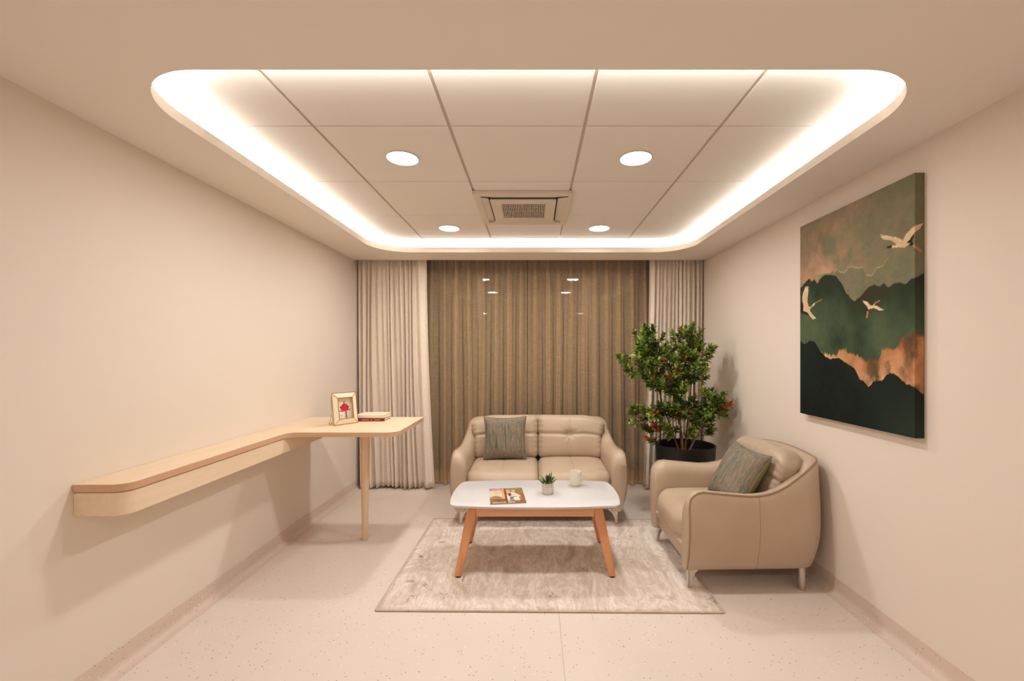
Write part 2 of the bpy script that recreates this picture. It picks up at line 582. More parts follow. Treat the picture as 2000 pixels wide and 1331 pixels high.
# --- gypsum ceiling with a rounded recess, upstand lip and cove
LX0, LX1, LY0, LY1 = -1.302, 1.268, 1.271, 3.555
CX0, CX1, CY0, CY1 = -1.502, 1.468, 1.08, 3.755
lip = fillet([(LX0, LY0, 0.28), (LX1, LY0, 0.28), (LX1, LY1, 0.28), (LX0, LY1, 0.28)], 14)
def ring_plate(name, outer, inner, z0, z1, mat):
    bm = bmesh.new()
    loops = []
    for z in (z0, z1):
        vo = [bm.verts.new((x, y, z)) for x, y in outer]
        vi = [bm.verts.new((x, y, z)) for x, y in inner]
        eo = [bm.edges.new((vo[i], vo[(i + 1) % len(vo)])) for i in range(len(vo))]
        ei = [bm.edges.new((vi[i], vi[(i + 1) % len(vi)])) for i in range(len(vi))]
        bmesh.ops.triangle_fill(bm, use_beauty=True, use_dissolve=False, edges=eo + ei)
        loops.append((vo, vi))
    for s in (0, 1):
        a, b = loops[0][s], loops[1][s]
        n = len(a)
        for i in range(n):
            j = (i + 1) % n
            bm.faces.new((a[i], a[j], b[j], b[i]))
    return bm_obj(name, bm, mat)
outer = [(XL, YN), (XR, YN), (XR, YS), (XL, YS)]
ceil = structure(ring_plate('ceiling', outer, lip, ZS, ZS + 0.014, M['ceil']))
# upstand of the lip
lip_out = fillet([(LX0 - 0.014, LY0 - 0.014, 0.294), (LX1 + 0.014, LY0 - 0.014, 0.294), (LX1 + 0.014, LY1 + 0.014, 0.294), (LX0 - 0.014, LY1 + 0.014, 0.294)], 14)
ln = len(lip)
v = [(x, y, z) for z in (ZS + 0.014, ZS + 0.04) for (x, y) in lip] + [(x, y, z) for z in (ZS + 0.014, ZS + 0.04) for (x, y) in lip_out]
f = []
for i in range(ln):
    j = (i + 1) % ln
    f += [(i, j, ln + j, ln + i), (2 * ln + i, 3 * ln + i, 3 * ln + j, 2 * ln + j), (ln + i, ln + j, 3 * ln + j, 3 * ln + i), (i, 2 * ln + i, 2 * ln + j, j)]
auto_smooth(mesh('cove_lip', v, f, M['ceil'], ceil), 40)
# cove back walls
T = 0.012
box('cove_wall', CX0 - T, CX0, CY0, CY1, ZS + 0.014, ZT + 0.03, M['ceil'], ceil)
box('cove_wall', CX1, CX1 + T, CY0, CY1, ZS + 0.014, ZT + 0.03, M['ceil'], ceil)
box('cove_wall', CX0 - T, CX1 + T, CY0 - T, CY0, ZS + 0.014, ZT + 0.03, M['ceil'], ceil)
box('cove_wall', CX0 - T, CX1 + T, CY1, CY1 + T, ZS + 0.014, ZT + 0.03, M['ceil'], ceil)
box('ceiling_border', CX0, CX1, CY0, 1.174, ZT, ZT + 0.02, M['ceil'], ceil)
# slab above everything, pocket fascia
structure(box('ceiling_slab', XL - 0.12, XR + 0.12, YN - 0.12, YG + 0.1, 2.35, 2.45, M['ceil']))
box('pocket_fascia', XL, XR, YS - 0.014, YS, ZS + 0.014, 2.35, M['ceil'], ceil)

# 600 mm lay-in tiles, each its own piece, hung between tee bars
cols_x = [-1.502, -0.897, -0.344, 0.206, 0.759, 1.310, 1.468]
rows_y = [1.176, 1.7276, 2.2826, 2.833, 3.386, 3.755]
tile_me = {}
for i in range(6):
    for j in range(5):
        x0, x1 = cols_x[i] + 0.0065, cols_x[i + 1] - 0.0065
        y0, y1 = rows_y[j] + 0.0025, rows_y[j + 1] - 0.0025
        key = (round(x1 - x0, 3), round(y1 - y0, 3))
        if key not in tile_me:
            o = box('ceiling_tile', -(x1 - x0) / 2, (x1 - x0) / 2, -(y1 - y0) / 2, (y1 - y0) / 2, 0, 0.016, M['tile'], ceil, 0.0015, 1)
            tile_me[key] = o.data
        else:
            o = link('ceiling_tile', tile_me[key], None, ceil)
        o.location = ((x0 + x1) / 2, (y0 + y1) / 2, ZT)
for x in cols_x[1:-1]:
    box('main_tee', x - 0.012, x + 0.012, CY0, CY1, ZT + 0.007, ZT + 0.012, M['tee'], ceil)
for y in rows_y[1:-1]:
    box('cross_tee', CX0, CX1, y - 0.012, y + 0.012, ZT + 0.0165, ZT + 0.02, M['tee'], ceil)

# LED strip lying in the cove behind the lip
off = 0.046
strip_in = fillet([(LX0 - off, LY0 - off, 0.28 + off), (LX1 + off, LY0 - off, 0.28 + off), (LX1 + off, LY1 + off, 0.28 + off), (LX0 - off, LY1 + off, 0.28 + off)], 12)
off2 = off + 0.010
strip_out = fillet([(LX0 - off2, LY0 - off2, 0.28 + off2), (LX1 + off2, LY0 - off2, 0.28 + off2), (LX1 + off2, LY1 + off2, 0.28 + off2), (LX0 - off2, LY1 + off2, 0.28 + off2)], 12)
n = len(strip_in)
z0, z1 = ZS + 0.0145, ZS + 0.029
led = thing('led_strip', 'white led light strip glowing in the rounded ceiling cove', 'light strip', (LX0 - off, 2.4, z0))
ox, oy, oz = led.location
v = [(x - ox, y - oy, 0) for x, y in strip_in] + [(x - ox, y - oy, 0) for x, y in strip_out] + [(x - ox, y - oy, z1 - z0) for x, y in strip_in] + [(x - ox, y - oy, z1 - z0 + 0.008) for x, y in strip_out]
f = []
for i in range(n):
    j = (i + 1) % n
    f += [(i, j, n + j, n + i), (i, j, 2 * n + j, 2 * n + i), (n + i, n + j, 3 * n + j, 3 * n + i), (2*n+i, 2*n+j, 3*n+j, 3*n+i)]
mesh('strip_base', v, f, M['white_plastic'], led)
v = [(x - ox, y - oy, z1 - z0 + 0.0012) for x, y in strip_in] + [(x - ox, y - oy, z1 - z0 + 0.0092) for x, y in strip_out]
f = [(i, (i + 1) % n, n + (i + 1) % n, n + i) for i in range(n)]
g = mesh('glowing_diffuser', v, f, M['cove'], led, recalc=False)

# --- window behind the curtains
win = thing('window_1', None, None, (0, YG, 0))
win['kind'] = 'structure'
def wb(name, x0, x1, z0, z1, y0=-0.03, y1=0.03, m='aluminium'):
    return box(name, x0, x1, y0, y1, z0, z1, M[m], win)
wb('frame_bar', XL, XR, 0.0, 0.07)
wb('frame_bar', XL, XR, 2.20, 2.35)
mull = [XL, -0.56, 0.50, XR - 0.05]
for x in mull:
    wb('mullion', x, x + 0.05, 0.07, 2.20)
for a, b in zip(mull[:-1], mull[1:]):
    wb('window_pane', a + 0.05, b, 0.07, 2.20, -0.004, 0.004, 'glass')

# ================================================================== CURTAINS
def curtain_mesh(name, xt, xb, ys, zt, zb, path, mat, parent, nv=40, seed=0, flare=1.0, t_fix=None):
    """path: list of (s, d, w): s 0..1 across, d = depth offset at full strength, w= extra x"""
    rs = random.Random(seed)
    verts, faces = [], []
    nu = len(path)
    ph = [rs.uniform(0, 6.28) for _ in range(4)]
    for j in range(nv + 1):
        t = j / nv                      # 0 top .. 1 bottom
        z = zt + (zb - zt) * t
        if t_fix is not None: t = t_fix + (1 - t_fix) * t
        k = 0.75 + 0.25 * min(1, t * 5)          # depth grows below the heading tape
        k *= 0.8 + 0.35 * t * flare
        for (s, d, w) in path:
            x = (xt[0] + (xt[1] - xt[0]) * s) * (1 - t ** 1.6) + (xb[0] + (xb[1] - xb[0]) * s) * t ** 1.6
            wob = 0.006 * math.sin(9 * s + 3.1 * t + ph[0]) + 0.004 * math.sin(23 * s + 5 * t + ph[1])
            x += w * (0.5 + 0.5 * min(1, t * 6)) + wob * min(1, t * 2) * min(1, 8 * s, 8 * (1 - s))
            verts.append((x, ys + d * k + wob, z + (0.006 * math.sin(14 * s + ph[2]) * t)))
    for j in range(nv):
        for i in range(nu - 1):
            a = j * nu + i
            faces.append((a, a + 1, a + nu + 1, a + nu))
    o = mesh(name, verts, faces, mat, parent, smooth=True)
    return o

def drape_path(folds, seed, flap=0.0, flap_side=1):
    """irregular soft folds; flap: share of the width that hangs nearly flat on one side"""
    rs = random.Random(seed)
    ws = [rs.uniform(0.7, 1.35) for _ in range(folds)]
    tot = sum(ws)
    pts = []
    s = 0.0
    share = 1.0 - flap
    for w in ws:
        wid = w / tot * share
        dep = rs.uniform(0.030, 0.055) * (0.75 + 0.35 * w)
        lean = rs.uniform(-0.006, 0.010)
        for k in range(12):
            p = k / 12
            c = (1 - abs(math.cos(PI * p)) ** 1.7)       # 0 at gaps, 1 at crest
            pts.append((s + wid * p, -dep * c, lean * math.sin(2 * PI * p)))
        s += wid
    if flap > 0:
        for k in range(25):
            p = k / 24
            pts.append((s + flap * p, -0.045 * (1 - (1 - min(1, p * 3)) ** 2) + 0.016 * math.sin(p * 9.5 + 0.4), 0))
    else:
        pts.append((s, 0, 0))
    if flap_side < 0:
        pts = [(1 - a, b, -c) for a, b, c in reversed(pts)]
    return pts

pocket_top = 2.27
def track(label, x0, x1, y):
    t = thing('curtain_track', label, 'curtain rail', ((x0 + x1) / 2, y, 2.28))
    box('rail', -(x1 - x0) / 2, (x1 - x0) / 2, -0.012, 0.012, 0, 0.022, M['white_plastic'], t)
    box('ceiling_bracket', -(x1 - x0) / 2, (x1 - x0) / 2, -0.008, 0.008, 0.022, 0.07, M['white_plastic'], t)
track('front white rail in the ceiling pocket carrying the pale drapes', XL + 0.01, XR - 0.01, 3.925)
track('rear white rail in the ceiling pocket carrying the brown sheers', XL + 0.01, XR - 0.01, 4.03)

def drape(label, xt, xb, path, seed, zb=0.018):
    t = thing('curtain', label, 'curtain', ((xb[0] + xb[1]) / 2, 3.925, zb), 0, 'blockout drapes')
    ox, oy, oz = t.location
    o = curtain_mesh('drape_fabric', (xt[0] - ox, xt[1] - ox), (xb[0] - ox, xb[1] - ox), 0.0, 2.277 - oz, 0.0, path, M['drape'], t, seed=seed)
    md = o.modifiers.new('cloth_thickness', 'SOLIDIFY'); md.thickness = 0.002
    return t
drape('pale cream pleated drape hanging beside the wall desk', (-1.628, -0.985), (-1.606, -0.905), drape_path(13, 5, 0.17, 1), 3)
drape('pale cream pleated drape hanging behind the tall potted plant', (1.062, 1.557), (0.995, 1.530), drape_path(12, 11, 0.14, -1), 8)

def sheer_path(n, seed):
    rs = random.Random(seed)
    pts = []
    P = 1.0 / n
    bounds = [0.0]
    for i in range(n):
        bounds.append(bounds[-1] + P * rs.uniform(0.8, 1.2))
    bounds = [b / bounds[-1] for b in bounds]
    for i in range(n):
        a, b = bounds[i], bounds[i + 1]
        wid = b - a
        bul = rs.uniform(0.016, 0.022); dep = rs.uniform(0.05, 0.075)
        m = (a + b) / 2
        for k in range(5):
            p = k / 5
            pts.append((a + (m - a) * p, 0.005 * math.sin(PI * p), 0))
        # omega pleat: neck, bulb, neck
        for k in range(13):
            th = -0.35 + (PI + 0.7) * k / 12
            pts.append((m, -dep * (0.5 + 0.5 * math.sin(th)), -bul * math.cos(th) * 1.0))
        for k in range(1, 6):
            p = k / 5
            pts.append((m + (b - m) * p, 0.005 * math.sin(PI * (1 - p)), 0))
    return pts
def sheer(label, x0, x1, n, seed):
    t = thing('sheer_curtain', label, 'sheer curtain', ((x0 + x1) / 2, 4.03, 0.018), 0, 'linen sheers')
    ox = t.location.x
    curtain_mesh('sheer_fabric', (x0 - ox, x1 - ox), (x0 - ox, x1 - ox), 0.0, 2.258, 0.0, sheer_path(n, seed), M['sheer'], t, seed=seed, flare=0.5)
    h = curtain_mesh('hem', (x0 - ox, x1 - ox), (x0 - ox, x1 - ox), 0.0025, 0.12, 0.001, sheer_path(n, seed), M['sheer'], t, seed=seed, flare=0.5, nv=4, t_fix=0.95)
sheer('translucent brown linen sheer beside the desk, left of the middle parting', -1.25, -0.066, 10, 21)
sheer('translucent brown linen sheer beside the plant, right of the middle parting', -0.060, 1.34, 12, 22)

# ================================================================== CEILING FITTINGS
def downlight(x, y, label, zc=ZT, dim=1.0):
    t = thing('downlight', label, 'ceiling light', (x, y, zc - 0.006), 0, 'round ceiling downlights')
    lathe('trim_ring', [(0.0725, 0.006), (0.076, 0.006), (0.077, 0.003), (0.0755, 0.0), (0.0725, 0.0), (0.071, 0.002), (0.071, 0.006)], M['white_plastic'], t, 40)
    n = 36
    v = [(0.071 * math.cos(2 * PI * k / n), 0.071 * math.sin(2 * PI * k / n), 0.0015) for k in range(n)]
    o = mesh('glowing_diffuser', v, [tuple(reversed(range(n)))], M['lamp'], t, recalc=False)
    tag(o, 'glowing round diffuser')
    ld = bpy.data.lights.new('lamp_light', 'AREA')
    ld.shape = 'DISK'; ld.size = 0.140; ld.energy = LAMP_POWER * dim; ld.color = LAMP_COLOR[:3]; ld.spread = math.radians(LAMP_SPREAD)
    lo = bpy.data.objects.new('lamp_light', ld)
    COL.objects.link(lo); lo.parent = t; lo.location = (0, 0, -0.001)
downlight(-0.620, 2.005, 'large round lit downlight, left one of the pair nearer the viewer')
downlight(0.480, 2.005, 'large round lit downlight, right one of the pair nearer the viewer')
downlight(-0.623, 3.124, 'small-looking round lit downlight left of the air vent, near the curtains')
downlight(0.480, 3.124, 'small-looking round lit downlight right of the air vent, near the curtains')
# the pair over the entrance half of the room, behind the viewer
downlight(-1.05, -0.50, 'round lit downlight over the entrance behind the viewer, on the desk side', ZS, 0.9)
downlight(0.95, -0.50, 'round lit downlight over the entrance behind the viewer, on the painting side', ZS, 0.9)

ac = thing('air_conditioner', 'square ceiling cassette air vent with slatted grille between the downlights', 'air conditioner', (-0.0643, 2.688, ZT - 0.022))
H = 0.285
def frame_ring(name, ho, hi, z0, z1, mat, parent, bevel=0.002):
    bm = bmesh.new()
    o4 = [(-ho, -ho), (ho, -ho), (ho, ho), (-ho, ho)]; i4 = [(-hi, -hi), (hi, -hi), (hi, hi), (-hi, hi)]
    V = {}
    for zi, z in enumerate((z0, z1)):
        for k in range(4):
            V['o', k, zi] = bm.verts.new((*o4[k], z)); V['i', k, zi] = bm.verts.new((*i4[k], z))
    for k in range(4):
        l = (k + 1) % 4
        bm.faces.new((V['o', k, 0], V['o', l, 0], V['i', l, 0], V['i', k, 0]))
        bm.faces.new((V['o', k, 1], V['i', k, 1], V['i', l, 1], V['o', l, 1]))
        bm.faces.new((V['o', k, 0], V['o', k, 1], V['o', l, 1], V['o', l, 0]))
        bm.faces.new((V['i', k, 0], V['i', l, 0], V['i', l, 1], V['i', k, 1]))
    return bm_obj(name, bm, mat, parent, bevel, 1)
frame_ring('outer_frame', H, H - 0.041, 0.0, 0.022, M['white_plastic'], ac)
# air flaps, one per side, sloping inwards
for k in range(4):
    a = PI / 2 * k
    w0, w1, r0, r1 = 0.216, 0.188, H - 0.040, H - 0.081
    v = [(-w0, -r0, 0.004), (w0, -r0, 0.004), (w1, -r1, 0.010), (-w1, -r1, 0.010)]
    v += [(x, y, z + 0.003) for x, y, z in v]
    R = Matrix.Rotation(a, 3, 'Z')
    v = [R @ Vector(p) for p in v]
    mesh('air_flap', v, [(0,1,2,3),(7,6,5,4),(0,4,5,1),(1,5,6,2),(2,6,7,3),(3,7,4,0)], M['white_plastic'], ac)
box('housing', -0.248, 0.248, -0.248, 0.248, 0.018, 0.021, M['white_plastic'], ac)
frame_ring('shadow_gap', 0.203, 0.190, 0.0055, 0.012, M['dark'], ac, 0)
frame_ring('intake_panel', 0.195, 0.134, -0.004, 0.012, M['white_plastic'], ac)
gr = bmesh.new()
for k in range(25):
    x = -0.131 + 0.262 * k / 24
    box_bm(gr, x - 0.0026, x + 0.0026, -0.134, 0.134, 0.0, 0.008)
for y in (-0.065, 0.0, 0.065):
    box_bm(gr, -0.134, 0.134, y - 0.001, y + 0.001, 0.003, 0.009)
bm_obj('grille', gr, M['grille'], ac)
box('grille_backing', -0.134, 0.134, -0.134, 0.134, 0.0125, 0.0175, M['tee'], ac)
box('logo_mark', 0.240, 0.262, -0.247, -0.238, -0.0012, 0.0, M['dark'], ac)  # small black logo mark at the near right corner of the frame

# ================================================================== WALL DESK
DZ = 0.778
desk = thing('wall_desk', 'light maple wall-mounted desk with narrow ledge and one round leg', 'desk', (XL + 0.5, 2.8, 0))
dx, dy = desk.location.x, desk.location.y
def L(pts): return [(p[0] - dx, p[1] - dy, p[2]) for p in pts]
XF, YE, XE = -1.444, 1.500, -0.805
top = fillet(L([(XL + 0.001, YE, 0), (XF, YE, 0.055), (XF, 2.497, 0.06), (XE, 2.497, 0.075), (XE, 3.105, 0.012), (XL + 0.001, 3.105, 0)]), 10)
slab = prism('desk_top', top, DZ - 0.028, DZ, M['desk_x'], desk, 0.0015, 1)
apron = fillet(L([(XL + 0.001, YE + 0.004, 0), (XF - 0.004, YE + 0.004, 0.052), (XF - 0.004, 3.10, 0), (XL + 0.001, 3.10, 0)]), 10)
prism('ledge_box', apron, 0.664, DZ - 0.032, M['desk_x'], desk, 0.0015, 1)
groove = fillet(L([(XL + 0.001, YE + 0.009, 0), (XF - 0.009, YE + 0.009, 0.047), (XF - 0.009, 3.09, 0), (XL + 0.001, 3.09, 0)]), 10)
prism('shadow_groove', groove, DZ - 0.034, DZ - 0.027, M['desk_edge'], desk)
# edge band round the top
band = [(x, y) for x, y in top]
bx = []
nb = len(top)
cxm = sum(p[0] for p in top) / nb
pts3 = [(x, y, DZ - 0.014) for x, y in top]
v, f = [], []
for i, (x, y, z) in enumerate(pts3):
    pa = Vector(pts3[max(i - 1, 0)]); pb = Vector(pts3[min(i + 1, len(pts3) - 1)])
    t = (pb - pa).normalized(); nn = Vector((t.y, -t.x, 0))
    q = Vector((x, y, 0)) + nn * 0.0008
    q0 = Vector((x, y, 0)) - nn * 0.001
    v += [(q.x, q.y, DZ - 0.0270), (q.x, q.y, DZ - 0.0010), (q0.x, q0.y, DZ - 0.0010), (q0.x, q0.y, DZ - 0.0270)]
for i in range(len(pts3) - 1):
    a, b = 4 * i, 4 * i + 4
    for k in range(4):
        l = (k + 1) % 4
        f.append((a + k, a + l, b + l, b + k))
auto_smooth(mesh('edge_band', v, f, M['desk_edge'], desk), 30)
lathe('leg', [(0.017, 0.0), (0.0185, 0.004), (0.031, 0.66), (0.031, DZ - 0.028)], M['desk_leg'], desk, 28, -1.1256 - dx, 2.831 - dy)

# ================================================================== PICTURE FRAME AND BOOKS ON THE DESK
fr = thing('picture_frame', 'brass and cream picture frame with red flower print on the desk', 'picture frame', (-1.232, 2.785, DZ), math.atan2(0.8, 0.6))
FW, FH, IW, IH = 0.082, 0.205, 0.050, 0.138
tilt = 0.16
def fp(x, z, y=0.0):
    """frame local: x across, z up the leaning face, y out of the face (towards -Y)"""
    return (x, z * math.sin(tilt) - y * math.cos(tilt), 0.003 + z * math.cos(tilt) + y * math.sin(tilt))
zc = FH / 2
oc = [(-FW, 0), (FW, 0), (FW, FH), (-FW, FH)]
ic = [(-IW, zc - IH / 2), (IW, zc - IH / 2), (IW, zc + IH / 2), (-IW, zc + IH / 2)]
OUTY, INY = 0.004, 0.016
for k in range(4):
    l = (k + 1) % 4
    tube('outer_bar', [fp(*oc[k], OUTY), fp(*oc[l], OUTY)], 0.0024, M['brass'], fr, 6)
    tube('inner_bar', [fp(*ic[k], INY), fp(*ic[l], INY)], 0.0022, M['brass'], fr, 6)
    tube('corner_bar', [fp(*oc[k], OUTY), fp(*ic[k], INY)], 0.0019, M['brass'], fr, 6)
    tube('return_bar', [fp(*ic[k], INY), fp(ic[k][0] * 0.9, zc + (ic[k][1] - zc) * 0.95, -0.012)], 0.0015, M['brass'], fr, 6)
    a, b, c, d = fp(*oc[k], OUTY), fp(*oc[l], OUTY), fp(*ic[l], INY), fp(*ic[k], INY)
    a2, b2, c2, d2 = fp(*oc[k], OUTY - 0.002), fp(*oc[l], OUTY - 0.002), fp(*ic[l], INY - 0.002), fp(*ic[k], INY - 0.002)
    mesh('bevel_panel', [a, b, c, d, a2, b2, c2, d2], [(0,1,2,3),(4,7,6,5),(0,4,5,1),(1,5,6,2),(2,6,7,3),(3,7,4,0)], M['pearl'], fr)
# card with the flower print, set back behind the opening
nu, nv = 64, 88
U, V = np.meshgrid(np.linspace(0, 1, nu), np.linspace(0, 1, nv))
col = np.zeros((nv, nu, 4)); col[..., 3] = 1
col[..., :3] = lin(242, 220, 196)[:3]
wn = vnoise(0, 0, U, V, 3, 4, 4, 5)
col[..., :3] = col[..., :3] * (0.92 + 0.14 * wn[..., None])
def paint(mask, c): col[mask, :3] = np.array(c[:3])
red, redd, pur = lin(206, 40, 58), lin(150, 22, 44), lin(112, 72, 104)
paint(near_line(U, V, (0.05, 0.40), (0.40, 0.36), 0.022), lin(128, 70, 82))
paint(near_line(U, V, (0.40, 0.36), (0.95, 0.42), 0.022), lin(128, 70, 82))
paint(near_line(U, V, (0.60, 0.0), (0.60, 0.36), 0.05), lin(176, 160, 166))
paint(near_line(U, V, (0.66, 0.0), (0.65, 0.36), 0.035), pur)
def petal(cx, cy, ang, ln_, wd, c):
    d = np.array([math.cos(ang), math.sin(ang)])
    a = (U - cx) * d[0] + (V - cy) * d[1]; b = -(U - cx) * d[1] + (V - cy) * d[0]
    t = a / ln_
    paint((t > 0) & (t < 1) & (np.abs(b) < wd * np.sin(np.clip(t, 0, 1) ** 0.8 * PI) ** 0.8), c)
for ang, l_, w_, c in ((2.5, 0.42, 0.085, redd), (0.62, 0.42, 0.085, redd), (2.1, 0.40, 0.09, red), (1.0, 0.42, 0.09, red), (2.75, 0.34, 0.06, red), (0.35, 0.34, 0.06, red), (1.75, 0.40, 0.09, redd), (1.35, 0.40, 0.11, red), (1.57, 0.30, 0.12, red)):
    petal(0.56, 0.37, ang, l_, w_, c)
for a_ in (1.3, 1.55, 1.8):
    paint(near_line(U, V, (0.56, 0.70), (0.56 + 0.14 * math.cos(a_) * 2, 0.70 + 0.16 * math.sin(a_)), 0.012), lin(120, 86, 60))
paint(near_line(U, V, (0.17, 0.15), (0.34, 0.17), 0.02), lin(200, 184, 120))
cw, ch = 0.047, 0.132
verts = [fp(-cw + 2 * cw * U[j, i], zc - ch / 2 + ch * V[j, i], -0.012) for j in range(nv) for i in range(nu)]
faces = [(j * nu + i, j * nu + i + 1, (j + 1) * nu + i + 1, (j + 1) * nu + i) for j in range(nv - 1) for i in range(nu - 1)]
card = mesh('flower_print', verts, faces, M['print'], fr, recalc=False)
set_colors(card.data, col)
tag(card, 'red lotus flower print')
a, b, c, d = [fp(x, z, -0.014) for x, z in oc]
a2, b2, c2, d2 = [fp(x, z, -0.017) for x, z in oc]
mesh('backing_board', [a, b, c, d, a2, b2, c2, d2], [(0,1,2,3),(4,7,6,5),(0,4,5,1),(1,5,6,2),(2,6,7,3),(3,7,4,0)], M['pearl'], fr)
tube('easel_wire', [fp(-0.07, 0.10, -0.017), (-0.074, 0.075, 0.003), (-0.055, 0.078, 0.003), fp(-0.05, 0.10, -0.017)], 0.0018, M['brass'], fr, 6)

def book(label, loc, rotz, w, d, h, cover, group='books on the desk'):
    b = thing('book', label, 'book', loc, rotz, group)
    t = 0.0022
    box('pages', -w / 2 + 0.003, w / 2 - 0.004, -d / 2 + 0.003, d / 2 - 0.004, t, h - t, M['paper'], b)
    box('lower_cover', -w / 2, w / 2, -d / 2, d / 2, 0, t, cover, b, 0.0006, 1)
    box('upper_cover', -w / 2, w / 2, -d / 2, d / 2, h - t, h, cover, b, 0.0006, 1)
    box('spine', -w / 2, w / 2, -d / 2 - 0.001, -d / 2 + 0.003, t * 0.5, h - t * 0.5, cover, b, 0.0008, 1)
    return b
b1 = book('dark red book with lettered spine, under the cream book on the desk', (-1.120, 2.975, DZ), 0.06, 0.185, 0.145, 0.022, M['book_red'])
for x0, x1 in ((-0.060, -0.012), (-0.002, 0.012), (0.026, 0.062)):
    box('spine_print', x0, x1, -0.145 / 2 - 0.0016, -0.145 / 2 - 0.0009, 0.008, 0.013, M['letter_cream'], b1)
b2 = book('cream white book lying on top of the dark red book', (-1.124, 2.980, DZ + 0.022), -0.03, 0.195, 0.15, 0.021, M['book_cream'])

# ================================================================== RUG
rug = thing('rug', 'cream and taupe abstract patterned rug under the coffee table', 'rug', (0.078, 2.605, 0))
RX, RY = 0.834, 0.568
rug.rotation_euler = (0, 0, math.radians(-0.6))
rv, rf = [], []
nx, ny = 60, 40
rr = random.Random(4)
for j in range(ny + 1):
    for i in range(nx + 1):
        edge = min(i, nx - i, j, ny - j)
        z = 0.011 + rr.uniform(-0.0008, 0.0) if edge > 0 else 0.008
        rv.append((-RX + 2 * RX * i / nx, -RY + 2 * RY * j / ny, z))
for j in range(ny):
    for i in range(nx):
        a = j * (nx + 1) + i
        rf.append((a, a + 1, a + nx + 2, a + nx + 1))
b0 = len(rv)
rim = [(i, 0) for i in range(nx)] + [(nx, j) for j in range(ny)] + [(nx - i, ny) for i in range(nx)] + [(0, ny - j) for j in range(ny)]
for (i, j) in rim:
    x, y, z = rv[j * (nx + 1) + i]
    rv.append((x, y, 0.0005))
for k in range(len(rim)):
    l = (k + 1) % len(rim)
    rf.append((rim[k][1] * (nx + 1) + rim[k][0], b0 + k, b0 + l, rim[l][1] * (nx + 1) + rim[l][0]))
rf.append(tuple(b0 + k for k in range(len(rim))))
mesh('pile', rv, rf, M['rug'], rug, smooth=True)
bp = fillet([(-RX - 0.002, -RY - 0.002, 0.01), (RX + 0.002, -RY - 0.002, 0.01), (RX + 0.002, RY + 0.002, 0.01), (-RX - 0.002, RY + 0.002, 0.01)], 4)
dense = []
for i in range(len(bp)):
    a = Vector(bp[i]); b = Vector(bp[(i + 1) % len(bp)])
    k = max(1, int((b - a).length / 0.02))
    for q in range(k):
        p = a + (b - a) * q / k
        dense.append((p.x, p.y, 0.0055 + rr.uniform(-0.0006, 0.0006)))
tube('edge_binding', dense, 0.0045, M['rug_edge'], rug, 6, True)

